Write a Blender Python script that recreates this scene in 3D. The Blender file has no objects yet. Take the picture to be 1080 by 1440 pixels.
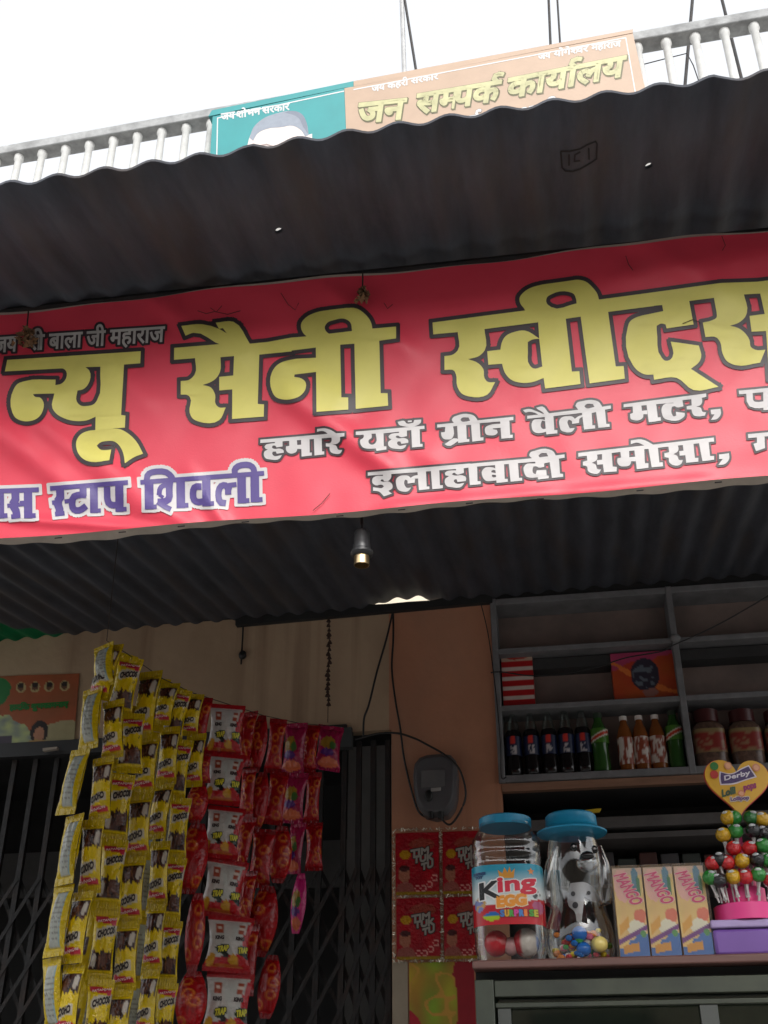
import bpy, bmesh, math, random
from mathutils import Vector, Matrix, noise
from mathutils.geometry import tessellate_polygon
R = math.radians
random.seed(7)
sc = bpy.context.scene
C = sc.collection

# ------------------------------------------------------------------ camera, sky, sun, exposure
CAMZ, FPX, PITCH, YAW = 1.25, 1600.0, R(29.75), R(9.5)
PH = Vector((0, 0, CAMZ))
FW = Vector((-math.sin(YAW) * math.cos(PITCH), math.cos(YAW) * math.cos(PITCH), math.sin(PITCH)))
RT = Vector((math.cos(YAW), math.sin(YAW), 0))
UP = RT.cross(FW)
cd = bpy.data.cameras.new('camera'); cam = bpy.data.objects.new('camera', cd); C.objects.link(cam)
cd.sensor_fit = 'HORIZONTAL'; cd.sensor_width = 36; cd.lens = 36 * FPX / 1080
cd.clip_start = 0.05; cd.clip_end = 500
cam.matrix_world = Matrix.Translation(PH) @ Matrix((RT, UP, -FW)).transposed().to_4x4()
sc.camera = cam

SUN_EL, SUN_AZ = R(42), R(160)         # a bright patch of thin cloud behind the photographer, a little to the right
w = bpy.data.worlds.new('World'); sc.world = w; w.use_nodes = True
nt = w.node_tree; bg = nt.nodes['Background']
sky = nt.nodes.new('ShaderNodeTexSky'); sky.sky_type = 'NISHITA'; sky.sun_disc = False
sky.sun_elevation = SUN_EL; sky.sun_rotation = SUN_AZ; sky.dust_density = 6; sky.air_density = 1.2
hs = nt.nodes.new('ShaderNodeHueSaturation'); hs.inputs['Saturation'].default_value = 0.12
mxs = nt.nodes.new('ShaderNodeMix'); mxs.data_type = 'RGBA'; mxs.inputs[0].default_value = .6; mxs.inputs[7].default_value = (3.1, 3.2, 3.35, 1)   # thin even cloud over the sky
nt.links.new(sky.outputs[0], hs.inputs['Color']); nt.links.new(hs.outputs[0], mxs.inputs[6]); nt.links.new(mxs.outputs[2], bg.inputs[0])
bg.inputs[1].default_value = 0.15
sd = bpy.data.lights.new('sun', 'SUN'); sd.energy = 0.6; sd.angle = R(40); sd.color = (1, .96, .9)
so = bpy.data.objects.new('sun', sd); C.objects.link(so)
sdir = Vector((math.sin(SUN_AZ) * math.cos(SUN_EL), math.cos(SUN_AZ) * math.cos(SUN_EL), math.sin(SUN_EL)))
so.rotation_euler = sdir.to_track_quat('Z', 'Y').to_euler()
vs = sc.view_settings; vs.view_transform = 'Standard'; vs.look = 'None'; vs.gamma = 1; vs.use_curve_mapping = False
vs.exposure = 1.33

# ------------------------------------------------------------------ measuring helpers: photo pixel -> point on a real plane
def ray(px, py): return FW + RT * ((px - 540) / FPX) + UP * ((720 - py) / FPX)
def at(px, py, Y):
    d = ray(px, py); return PH + d * (Y / d.y)
def atZ(px, py, z):
    d = ray(px, py); return PH + d * ((z - CAMZ) / d.z)
def atP(px, py, p0, n):
    d = ray(px, py); return PH + d * ((p0 - PH).dot(n) / d.dot(n))
def mpp(p): return (p - PH).dot(FW) / FPX     # metres per photo pixel at a point

# ------------------------------------------------------------------ colours and materials
def L(r, g, b):
    f = lambda c: (c / 255 / 12.92) if c <= 10.3 else ((c / 255 + .055) / 1.055) ** 2.4
    return (f(r), f(g), f(b), 1)
MATS = {}
def pmat(name, col, rough=.6, metal=0, var=.18, scale=6, bump=0, bscale=60, spec=.5, stretch=(1, 1, 1), stain=None, stain_amt=.5, stain_scale=2.0, streak=None, streak_amt=.5):
    if name in MATS: return MATS[name]
    m = bpy.data.materials.new(name); m.use_nodes = True; t = m.node_tree; b = t.nodes['Principled BSDF']
    g = t.nodes.new('ShaderNodeNewGeometry'); mp = t.nodes.new('ShaderNodeMapping'); mp.inputs['Scale'].default_value = stretch
    t.links.new(g.outputs['Position'], mp.inputs[0])
    n = t.nodes.new('ShaderNodeTexNoise'); n.inputs['Scale'].default_value = scale; n.inputs['Detail'].default_value = 6; n.inputs['Roughness'].default_value = .65
    t.links.new(mp.outputs[0], n.inputs['Vector'])
    mx = t.nodes.new('ShaderNodeMix'); mx.data_type = 'RGBA'
    rr = t.nodes.new('ShaderNodeMapRange'); rr.inputs[1].default_value = .3; rr.inputs[2].default_value = .7
    t.links.new(n.outputs[0], rr.inputs[0]); t.links.new(rr.outputs[0], mx.inputs[0])
    mx.inputs[6].default_value = tuple(c * (1 - var) for c in col[:3]) + (1,)
    mx.inputs[7].default_value = tuple(min(1, c * (1 + var)) for c in col[:3]) + (1,)
    out = mx.outputs[2]
    if stain:
        n2 = t.nodes.new('ShaderNodeTexNoise'); n2.inputs['Scale'].default_value = stain_scale; n2.inputs['Detail'].default_value = 8
        t.links.new(mp.outputs[0], n2.inputs['Vector'])
        r2 = t.nodes.new('ShaderNodeMapRange'); r2.inputs[1].default_value = .48; r2.inputs[2].default_value = .72; r2.inputs[4].default_value = stain_amt
        t.links.new(n2.outputs[0], r2.inputs[0])
        m2 = t.nodes.new('ShaderNodeMix'); m2.data_type = 'RGBA'
        t.links.new(r2.outputs[0], m2.inputs[0]); t.links.new(out, m2.inputs[6]); m2.inputs[7].default_value = stain
        out = m2.outputs[2]
    if streak:
        m3 = t.nodes.new('ShaderNodeMapping'); m3.inputs['Scale'].default_value = (9, 9, .35); t.links.new(g.outputs['Position'], m3.inputs[0])
        n3 = t.nodes.new('ShaderNodeTexNoise'); n3.inputs['Scale'].default_value = 1.0; n3.inputs['Detail'].default_value = 5; t.links.new(m3.outputs[0], n3.inputs['Vector'])
        r3 = t.nodes.new('ShaderNodeMapRange'); r3.inputs[1].default_value = .56; r3.inputs[2].default_value = .74; r3.inputs[4].default_value = streak_amt; t.links.new(n3.outputs[0], r3.inputs[0])
        x3 = t.nodes.new('ShaderNodeMix'); x3.data_type = 'RGBA'; t.links.new(r3.outputs[0], x3.inputs[0]); t.links.new(out, x3.inputs[6]); x3.inputs[7].default_value = streak; out = x3.outputs[2]
        vo = t.nodes.new('ShaderNodeTexVoronoi'); vo.inputs['Scale'].default_value = 5; t.links.new(g.outputs['Position'], vo.inputs['Vector'])
        r4 = t.nodes.new('ShaderNodeMapRange'); r4.inputs[1].default_value = .05; r4.inputs[2].default_value = .03; r4.inputs[3].default_value = 0; r4.inputs[4].default_value = .8; t.links.new(vo.outputs['Distance'], r4.inputs[0])
        x4 = t.nodes.new('ShaderNodeMix'); x4.data_type = 'RGBA'; t.links.new(r4.outputs[0], x4.inputs[0]); t.links.new(out, x4.inputs[6]); x4.inputs[7].default_value = streak; out = x4.outputs[2]
    t.links.new(out, b.inputs['Base Color'])
    b.inputs['Roughness'].default_value = rough; b.inputs['Metallic'].default_value = metal; b.inputs['Specular IOR Level'].default_value = spec
    if bump:
        nb = t.nodes.new('ShaderNodeTexNoise'); nb.inputs['Scale'].default_value = bscale; nb.inputs['Detail'].default_value = 4
        t.links.new(g.outputs['Position'], nb.inputs['Vector'])
        bp = t.nodes.new('ShaderNodeBump'); bp.inputs['Strength'].default_value = bump; bp.inputs['Distance'].default_value = .01
        t.links.new(nb.outputs[0], bp.inputs['Height']); t.links.new(bp.outputs[0], b.inputs['Normal'])
    MATS[name] = m; return m
def printmat(name, rough=.35, bump=0, bscale=40, spec=.5):
    if name in MATS: return MATS[name]
    m = bpy.data.materials.new(name); m.use_nodes = True; t = m.node_tree; b = t.nodes['Principled BSDF']
    a = t.nodes.new('ShaderNodeAttribute'); a.attribute_name = 'print'
    g = t.nodes.new('ShaderNodeTexCoord')
    n = t.nodes.new('ShaderNodeTexNoise'); n.inputs['Scale'].default_value = 25; t.links.new(g.outputs['Object'], n.inputs['Vector'])
    mr = t.nodes.new('ShaderNodeMapRange'); mr.inputs[3].default_value = .82; mr.inputs[4].default_value = 1.1; t.links.new(n.outputs[0], mr.inputs[0])
    mx = t.nodes.new('ShaderNodeVectorMath'); mx.operation = 'SCALE'
    t.links.new(a.outputs['Color'], mx.inputs[0]); t.links.new(mr.outputs[0], mx.inputs['Scale'])
    t.links.new(mx.outputs[0], b.inputs['Base Color']); b.inputs['Roughness'].default_value = rough; b.inputs['Specular IOR Level'].default_value = spec
    if bump:
        nb = t.nodes.new('ShaderNodeTexNoise'); nb.inputs['Scale'].default_value = bscale; nb.inputs['Detail'].default_value = 3
        t.links.new(g.outputs['Object'], nb.inputs['Vector'])
        bp = t.nodes.new('ShaderNodeBump'); bp.inputs['Strength'].default_value = bump; bp.inputs['Distance'].default_value = .01
        t.links.new(nb.outputs[0], bp.inputs['Height']); t.links.new(bp.outputs[0], b.inputs['Normal'])
    MATS[name] = m; return m
def glassmat(name, tint=(1, 1, 1, 1), base=.06, rough=.05):
    if name in MATS: return MATS[name]
    m = bpy.data.materials.new(name); m.use_nodes = True; t = m.node_tree; t.nodes.remove(t.nodes['Principled BSDF'])
    tr = t.nodes.new('ShaderNodeBsdfTransparent'); tr.inputs[0].default_value = tint
    gl = t.nodes.new('ShaderNodeBsdfGlossy'); gl.inputs['Roughness'].default_value = rough
    lw = t.nodes.new('ShaderNodeLayerWeight'); lw.inputs[0].default_value = .35
    mr = t.nodes.new('ShaderNodeMapRange'); mr.inputs[3].default_value = base; mr.inputs[4].default_value = .7
    mx = t.nodes.new('ShaderNodeMixShader')
    t.links.new(lw.outputs['Facing'], mr.inputs[0]); t.links.new(mr.outputs[0], mx.inputs[0])
    t.links.new(tr.outputs[0], mx.inputs[1]); t.links.new(gl.outputs[0], mx.inputs[2])
    t.links.new(mx.outputs[0], t.nodes['Material Output'].inputs[0]); MATS[name] = m; return m

# ------------------------------------------------------------------ objects
def thing(name, label, cat, loc=(0, 0, 0), group=None):
    o = bpy.data.objects.new(name, None); o.empty_display_size = .05; C.objects.link(o); o.location = loc
    o['label'] = label; o['category'] = cat
    if group: o['group'] = group
    return o
def tag(o, label, cat, group=None):
    o['label'] = label; o['category'] = cat
    if group: o['group'] = group
    return o
def worldloc(o):
    v = Vector(o.location)
    while o.parent: o = o.parent; v = v + Vector(o.location)
    return v
class MB:
    def __init__(s): s.v = []; s.f = []; s.m = []; s.c = None; s.smooth = []
    def add(s, vs_, fs, mi=0, col=None, smooth=False):
        b = len(s.v); s.v += [Vector(q) for q in vs_]; s.f += [tuple(i + b for i in f) for f in fs]
        s.m += [mi] * len(fs); s.smooth += [smooth] * len(fs)
        if col is not None and s.c is None: s.c = [(1, 1, 1, 1)] * b
        if s.c is not None:
            s.c += (list(col) if isinstance(col, list) else [col or (1, 1, 1, 1)] * len(vs_))
        return s
    def box(s, lo, hi, mi=0, M=None, col=None):
        x0, y0, z0 = lo; x1, y1, z1 = hi
        p = [(x0, y0, z0), (x1, y0, z0), (x1, y1, z0), (x0, y1, z0), (x0, y0, z1), (x1, y0, z1), (x1, y1, z1), (x0, y1, z1)]
        p = [Vector(q) for q in p]
        if M is not None: p = [M @ q for q in p]
        return s.add(p, [(0, 3, 2, 1), (4, 5, 6, 7), (0, 1, 5, 4), (1, 2, 6, 5), (2, 3, 7, 6), (3, 0, 4, 7)], mi, col)
    def prism(s, front, depth, mi=0, col=None):
        """front: list of 3D points (counter-clockwise seen from -y); depth: vector"""
        n = len(front); d = Vector(depth)
        p = [Vector(q) for q in front] + [Vector(q) + d for q in front]
        return s.add(p, [tuple(range(n)), tuple(range(2 * n - 1, n - 1, -1))] + [(i, i + n, (i + 1) % n + n, (i + 1) % n) for i in range(n)], mi, col)
    def tube(s, pts, r, n=8, mi=0, col=None, cap=True):
        pts = [Vector(p) for p in pts]; rr = r if isinstance(r, list) else [r] * len(pts); vs_ = []; fs = []
        for i, p in enumerate(pts):
            t = (pts[min(i + 1, len(pts) - 1)] - pts[max(i - 1, 0)]).normalized()
            a = Vector((0, 0, 1)) if abs(t.z) < .9 else Vector((1, 0, 0))
            u = t.cross(a).normalized(); v = t.cross(u)
            for k in range(n):
                q = 2 * math.pi * k / n; vs_.append(p + (u * math.cos(q) + v * math.sin(q)) * rr[i])
        for i in range(len(pts) - 1):
            for k in range(n):
                fs.append((i * n + k, i * n + (k + 1) % n, (i + 1) * n + (k + 1) % n, (i + 1) * n + k))
        if cap: fs += [tuple(range(n))[::-1], tuple(range((len(pts) - 1) * n, len(pts) * n))]
        return s.add(vs_, fs, mi, col, True)
    def lathe(s, prof, c=(0, 0), n=32, mi=0, col=None, sq=0, cap=True):
        """prof [(r, z)]; sq>0 squares the section; c centre xy"""
        vs_ = []; fs = []; cc = []
        for j, (r, z) in enumerate(prof):
            for k in range(n):
                q = 2 * math.pi * k / n; ca, sa = math.cos(q), math.sin(q)
                e = 1.0
                if sq: e = 1 / ((abs(ca) ** (2 + sq) + abs(sa) ** (2 + sq)) ** (1 / (2 + sq)))
                vs_.append((c[0] + r * ca * e, c[1] + r * sa * e, z))
                if callable(col): cc.append(col(k / n, j))
        for j in range(len(prof) - 1):
            for k in range(n): fs.append((j * n + k, j * n + (k + 1) % n, (j + 1) * n + (k + 1) % n, (j + 1) * n + k))
        if cap: fs += [tuple(range(n))[::-1], tuple(range((len(prof) - 1) * n, len(prof) * n))]
        return s.add(vs_, fs, mi, cc if callable(col) else col, True)
    def ball(s, c, r, sx=1, sy=1, sz=1, n=16, mi=0, col=None):
        vs_ = []; fs = []; m = n // 2; cc = []
        for j in range(m + 1):
            th = math.pi * j / m
            for k in range(n):
                ph = 2 * math.pi * k / n; d = (math.sin(th) * math.cos(ph), math.sin(th) * math.sin(ph), math.cos(th))
                vs_.append((c[0] + r * sx * d[0], c[1] + r * sy * d[1], c[2] + r * sz * d[2]))
                if callable(col): cc.append(col(*d))
        for j in range(m):
            for k in range(n): fs.append((j * n + k, (j + 1) * n + k, (j + 1) * n + (k + 1) % n, j * n + (k + 1) % n))
        return s.add(vs_, fs, mi, cc if callable(col) else col, True)
    def grid(s, surf, nu, nv, colf=None, mi=0, smooth=True):
        vs_ = []; fs = []; cc = []
        for j in range(nv + 1):
            for i in range(nu + 1):
                u, v = i / nu, j / nv; vs_.append(surf(u, v))
                if colf: cc.append(colf(u, v))
        for j in range(nv):
            for i in range(nu):
                a = j * (nu + 1) + i; fs.append((a, a + nu + 1, a + nu + 2, a + 1))
        return s.add(vs_, fs, mi, cc if colf else None, smooth)
    def mesh(s, name, mats, origin=(0, 0, 0)):
        me = bpy.data.meshes.new(name); o = Vector(origin)
        me.from_pydata([v - o for v in s.v], [], s.f)
        for m in (mats if isinstance(mats, list) else [mats]): me.materials.append(m)
        me.polygons.foreach_set('material_index', s.m); me.polygons.foreach_set('use_smooth', s.smooth)
        if s.c is not None:
            a = me.color_attributes.new('print', 'FLOAT_COLOR', 'POINT'); a.data.foreach_set('color', [x for c in s.c for x in c])
        me.update(); me.set_sharp_from_angle(angle=R(38)); return me
    def build(s, name, mats, parent=None, loc=None, bevel=0):
        org = worldloc(parent) if parent else Vector(loc or (0, 0, 0))
        o = bpy.data.objects.new(name, s.mesh(name, mats, org)); C.objects.link(o)
        if parent: o.parent = parent
        else: o.location = org
        if bevel:
            b = o.modifiers.new('bevel', 'BEVEL'); b.width = bevel; b.segments = 2; b.limit_method = 'ANGLE'; b.angle_limit = R(40)
        return o
def pxpoly(pts, Y): return [at(x, y, Y) for x, y in pts]
def struct(o): o['kind'] = 'structure'; return o

# ------------------------------------------------------------------ flat shapes: lettering and printed marks
def smooth_loop(pts, closed=True, lo=12, hi=62, n=4):
    """round the gentle corners of an outline, keep the crisp ones"""
    N = len(pts); tan = [None] * N
    for i in range(N):
        if not closed and i in (0, N - 1): continue
        a, b, c = pts[i - 1], pts[i], pts[(i + 1) % N]
        d0 = Vector((b[0] - a[0], b[1] - a[1])); d1 = Vector((c[0] - b[0], c[1] - b[1]))
        if d0.length < 1e-9 or d1.length < 1e-9: continue
        if lo < math.degrees(d0.angle(d1)) < hi: tan[i] = (d0.normalized() * d1.length + d1.normalized() * d0.length).normalized()
    out = []
    for i in range(N if closed else N - 1):
        j = (i + 1) % N; p, q = Vector(pts[i]), Vector(pts[j]); d = q - p; out.append(tuple(p))
        if tan[i] is None and tan[j] is None: continue
        m0 = (tan[i] if tan[i] is not None else d.normalized()) * d.length; m1 = (tan[j] if tan[j] is not None else d.normalized()) * d.length
        for k in range(1, n):
            t = k / n; out.append(tuple(p * (2 * t ** 3 - 3 * t * t + 1) + m0 * (t ** 3 - 2 * t * t + t) + q * (-2 * t ** 3 + 3 * t * t) + m1 * (t ** 3 - t * t)))
    if not closed: out.append(tuple(pts[-1]))
    return out
def chaikin(pts, it=2):
    if len(pts) < 4: return pts
    for _ in range(it):
        o = [pts[0]]
        for a, b in zip(pts, pts[1:]): o += [(a[0] * .75 + b[0] * .25, a[1] * .75 + b[1] * .25), (a[0] * .25 + b[0] * .75, a[1] * .25 + b[1] * .75)]
        pts = o + [pts[-1]]
    return pts
class Shape:
    def __init__(s, v=None, t=None): s.v = v or []; s.t = t or []
    def add(s, v, t): b = len(s.v); s.v += v; s.t += [tuple(i + b for i in q) for q in t]; return s
    def poly(s, pts, holes=()):
        loops = [[Vector((x, y, 0)) for x, y in smooth_loop(l)] for l in [pts] + list(holes)]
        tr = tessellate_polygon(loops); fl = [(p.x, p.y) for l in loops for p in l]
        return s.add(fl, [tuple(q) for q in tr])
    def edges(s):
        e = {}
        for q in s.t:
            for i in range(len(q)):
                k = (q[i], q[(i + 1) % len(q)]); kk = (min(k), max(k)); e[kk] = e.get(kk, 0) + 1
        return [k for k, n in e.items() if n == 1]
    def welded(s):
        d = {}; mp = []; nv = []
        for p in s.v:
            k = (round(p[0], 5), round(p[1], 5))
            if k not in d: d[k] = len(nv); nv.append(p)
            mp.append(d[k])
        return Shape(nv, [q for q in (tuple(mp[i] for i in q) for q in s.t) if len(set(q)) == len(q)])
    def fat(s, r):
        o = Shape()
        for a, b in s.edges():
            (x0, y0), (x1, y1) = s.v[a], s.v[b]; l = math.hypot(x1 - x0, y1 - y0)
            if l < 1e-9: continue
            dx, dy = (x1 - x0) / l * r, (y1 - y0) / l * r
            ex, ey = dx * .8, dy * .8
            o.add([(x0 - ex - dy, y0 - ey + dx), (x0 - ex + dy, y0 - ey - dx), (x1 + ex + dy, y1 + ey - dx), (x1 + ex - dy, y1 + ey + dx)], [(0, 1, 2), (0, 2, 3)])
        return o
    def stroke(s, pts, w, cap=0.0):
        h = w / 2; n = len(pts); l, r = [], []
        for i in range(n):
            x, y = pts[i]
            def dr(a, b):
                d = math.hypot(b[0] - a[0], b[1] - a[1]) or 1; return ((b[0] - a[0]) / d, (b[1] - a[1]) / d)
            d0 = dr(pts[i - 1], pts[i]) if i else dr(pts[0], pts[1]); d1 = dr(pts[i], pts[i + 1]) if i < n - 1 else d0
            nx, ny = -(d0[1] + d1[1]), d0[0] + d1[0]; q = math.hypot(nx, ny) or 1; nx /= q; ny /= q
            k = h / max(.55, nx * -d0[1] + ny * d0[0])
            ex = (-d0[0] if i == 0 else d0[0] if i == n - 1 else 0) * cap; ey = (-d0[1] if i == 0 else d0[1] if i == n - 1 else 0) * cap
            l.append((x + nx * k + ex, y + ny * k + ey)); r.append((x - nx * k + ex, y - ny * k + ey))
        return s.add(l + r, [t for i in range(n - 1) for t in ((i, n + i, n + i + 1), (i, n + i + 1, i + 1))])
    def circle(s, cx, cy, r, ry=None, n=20):
        ry = ry or r
        return s.add([(cx + r * math.cos(2 * math.pi * k / n), cy + ry * math.sin(2 * math.pi * k / n)) for k in range(n)], [(0, k, k + 1) for k in range(1, n - 1)])
    def sub(s, Lm):
        v = list(s.v); t = [q for p in s.t for q in ([p] if len(p) == 3 else [(p[0], p[i], p[i + 1]) for i in range(1, len(p) - 1)])]
        for _ in range(7):
            mid = {}; out = []; ch = False
            def m(a, b):
                k = (min(a, b), max(a, b))
                if math.hypot(v[a][0] - v[b][0], v[a][1] - v[b][1]) <= Lm: return None
                if k not in mid: mid[k] = len(v); v.append(((v[a][0] + v[b][0]) / 2, (v[a][1] + v[b][1]) / 2))
                return mid[k]
            for a, b, c in t:
                ab, bc, ca = m(a, b), m(b, c), m(c, a); n = sum(x is not None for x in (ab, bc, ca))
                if n == 0: out.append((a, b, c)); continue
                ch = True
                if n == 3: out += [(a, ab, ca), (ab, b, bc), (ca, bc, c), (ab, bc, ca)]
                else:
                    while ab is None or (n == 2 and bc is None): a, b, c, ab, bc, ca = b, c, a, bc, ca, ab
                    if n == 1: out += [(a, ab, c), (ab, b, c)]
                    else: out += [(ab, b, bc), (a, ab, bc), (a, bc, c)]
            t = out
            if not ch: break
        return Shape(v, t)
    def tf(s, f): return Shape([f(x, y) for x, y in s.v], list(s.t))
def emit(mb, sh, mapf, off, mi=0, col=None, jit=2e-5):
    """lay a flat shape on a surface; mapf(x, y, offset) -> point. every triangle gets a hair of its own height"""
    vs_, fs = [], []
    for k, q in enumerate(sh.t):
        b = len(vs_); o = off + (k % 9) * jit
        vs_ += [mapf(*sh.v[i], o) for i in q]; fs.append(tuple(range(b, b + len(q))))
    # face towards the viewer of the photograph is not needed: both sides shade alike
    mb.add(vs_, fs, mi, col)
def emit_smooth(mb, sh, mapf, off, mi=0, col=None):
    mb.add([mapf(x, y, off) for x, y in sh.v], sh.t, mi, col)
DG = bpy.context.evaluated_depsgraph_get
_tc = {}
def text_shape(s):
    if s in _tc: return _tc[s]
    c = bpy.data.curves.new('lettering_tmp', 'FONT'); c.body = s; c.size = 1; c.resolution_u = 3
    o = bpy.data.objects.new('lettering_tmp', c); C.objects.link(o)
    dg = DG(); dg.update(); me = o.evaluated_get(dg).to_mesh()
    sh = Shape([(v.co.x, v.co.y) for v in me.vertices], [tuple(p.vertices) for p in me.polygons]).welded()
    o.evaluated_get(dg).to_mesh_clear(); bpy.data.objects.remove(o); bpy.data.curves.remove(c)
    _tc[s] = sh; return sh
def bbox(sh):
    xs = [p[0] for p in sh.v]; ys = [p[1] for p in sh.v]; return min(xs), min(ys), max(xs), max(ys)
_pa = bbox(text_shape('प')); HEADY = _pa[3]
_kb = bbox(text_shape('क'))
def adv(ch): return bbox(text_shape(ch + 'क'))[2] - _kb[2]
def clip_x(sh, xmax):
    bm = bmesh.new(); vv = [bm.verts.new((x, y, 0)) for x, y in sh.v]
    for q in sh.t:
        try: bm.faces.new([vv[i] for i in q])
        except ValueError: pass
    bmesh.ops.bisect_plane(bm, geom=bm.verts[:] + bm.edges[:] + bm.faces[:], plane_co=(xmax, 0, 0), plane_no=(1, 0, 0), clear_outer=True)
    bm.verts.index_update(); o = Shape([(v.co.x, v.co.y) for v in bm.verts], [tuple(v.index for v in f.verts) for f in bm.faces]); bm.free(); return o
def dev(tokens):
    """a Devanagari word from pieces: plain strings; ('half', letter); ('reph',) over the last letter; ('ra',) slash under it"""
    x = 0; out = Shape(); last = 0
    for tk in tokens:
        if isinstance(tk, str):
            sh = text_shape(tk); last = x; out.add([(a + x, b) for a, b in sh.v], sh.t); x += adv(tk)
        elif tk[0] == 'half':
            sh = text_shape(tk[1]); a = adv(tk[1]); c = a - .16; sh = clip_x(sh, c); last = x
            out.add([(p + x, q) for p, q in sh.v], sh.t); x += c - .02
        elif tk[0] == 'reph':
            Shape.stroke(out, [(x - .10, HEADY), (x - .2, HEADY + .1), (x - .17, HEADY + .2), (x - .06, HEADY + .23), (x + .04, HEADY + .2)], .06)
        elif tk[0] == 'ra':
            Shape.stroke(out, [(x - .17, .2), (x - .3, .12), (x - .42, .0)], .06)
    return out
def fit(sh, Lp, Rp, down):
    """headline of a word from Lp to Rp (pixels), 'down' = vector headline -> baseline"""
    x0, _, x1, _ = bbox(sh)
    def f(x, y):
        t = (x - x0) / (x1 - x0); k = (HEADY - y) / HEADY
        return (Lp[0] + (Rp[0] - Lp[0]) * t + down[0] * k, Lp[1] + (Rp[1] - Lp[1]) * t + down[1] * k)
    return sh.tf(f)
def merge(*shs):
    o = Shape()
    for s in shs: o.add(list(s.v), list(s.t))
    return o
def crop(ox, oy, k): return lambda x, y: (ox + x / k, oy + y / k)

# ------------------------------------------------------------------ common materials
M_dark = pmat('dark_iron', (.021, .02, .02), .6, .2, .4, 30, .2, stain=(.05, .025, .015, 1), stain_amt=.5, stain_scale=14)
M_black = pmat('black_cable', (.012, .012, .012), .5)
M_cord = pmat('cord_fibre', (.03, .022, .018), .9)
M_print = printmat('printed_film', .26, .45, 70)
M_paper = printmat('printed_paper', .6, .05)
M_card = printmat('printed_card', .4, .0)

# ------------------------------------------------------------------ ground and plinth
g = MB().box((-60, -60, -.3), (60, 90, 0)).build('ground', pmat('dusty_ground', (.225, .22, .215), .95, 0, .2, 3, .4)); struct(g)
g = MB().box((-4, 2.6, .003), (4, 9.0, .62)).build('plinth_floor', pmat('cement_floor', (.07, .065, .06), .9, 0, .2, 4, .2)); struct(g)

# unseen building added across the street to keep low sky off the shop front
op = thing('added_facing_block', 'unseen plain building added across the street to keep low sky off the sweet shop', 'building', (0, -9, 0))
M_op = pmat('weathered_lime_plaster', (.22, .19, .16), .95, 0, .2, 1.5, .2)
MB().box((-30, -14, .003), (30, -9, 5.2)).build('wall', M_op, op)
MB().box((-30.2, -9.3, 5.202), (30.2, -8.7, 5.35)).build('parapet', M_op, op)
for i in range(-5, 6): MB().box((i * 5.2 - .7, -8.995, 1.2), (i * 5.2 + .7, -8.95, 2.8)).build('shutter', pmat('dark_shutter', (.05, .06, .06), .7), op)

# ------------------------------------------------------------------ corrugated roof sheet
YF, YW = 1.5, 4.6
pA, pB, pC = at(0, 261, YF), at(1080, 104, YF), at(300, 877, YW + .02)
rn = (pB - pA).cross(pC - pA).normalized()
if rn.z < 0: rn = -rn
def rbase(x, y): return pA.z - (rn.x * (x - pA.x) + rn.y * (y - pA.y)) / rn.z
xk0, xk1 = at(78, 250, YF).x, at(1003, 112, YF).x
RP = (xk1 - xk0) / 13; RA = .0085
XG = at(568, 850, YW).x          # the sheet is bent up here and lets daylight in over the beam
def rz(x, y): return rbase(x, y) + RA * math.cos(2 * math.pi * (x - xk0) / RP) + .004 * math.sin(3.1 * x + 1) * math.sin(1.7 * y) + .046 * math.exp(-((x - XG) / .15) ** 4) * max(0, y - 3.6) ** 2 + .0035 * (math.floor((x - xk0) / (RP * 9) + .55) % 2)
def roofpt(px, py, off=0):
    z = rbase(0, 3)
    for _ in range(12):
        p = atZ(px, py, z); z = rz(p.x, p.y) - off
    return p
qa, qb = roofpt(75, 892), roofpt(0, 876)
roof_root = thing('roof_sheet', 'dark corrugated sheet roof jutting out over the red shop banner', 'roof', (0, 3, pA.z))
hole1, hole2 = roofpt(912, 233), roofpt(392, 324)
M_roof = pmat('sooty_corrugated_sheet', (.062, .067, .082), .8, 0, .35, 5, .15, 40, stretch=(3, .5, 1), stain=(.075, .058, .05, 1), stain_amt=.7, stain_scale=3.5)
def punch(m, pts, r):
    t = m.node_tree; out = t.nodes['Material Output']; src = out.inputs[0].links[0].from_socket
    g = t.nodes.new('ShaderNodeNewGeometry')
    for p in pts:
        d = t.nodes.new('ShaderNodeVectorMath'); d.operation = 'DISTANCE'; d.inputs[1].default_value = p; t.links.new(g.outputs['Position'], d.inputs[0])
        c = t.nodes.new('ShaderNodeMath'); c.operation = 'LESS_THAN'; c.inputs[1].default_value = r; t.links.new(d.outputs['Value'], c.inputs[0])
        tr = t.nodes.new('ShaderNodeBsdfTransparent'); mx = t.nodes.new('ShaderNodeMixShader')
        t.links.new(c.outputs[0], mx.inputs[0]); t.links.new(src, mx.inputs[1]); t.links.new(tr.outputs[0], mx.inputs[2]); src = mx.outputs[0]
    t.links.new(src, out.inputs[0])
punch(M_roof, [hole1, hole2], .0085)
XL, XR = at(-420, 300, YF).x - 1.2, at(1500, 300, YF).x + 1.2
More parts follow.
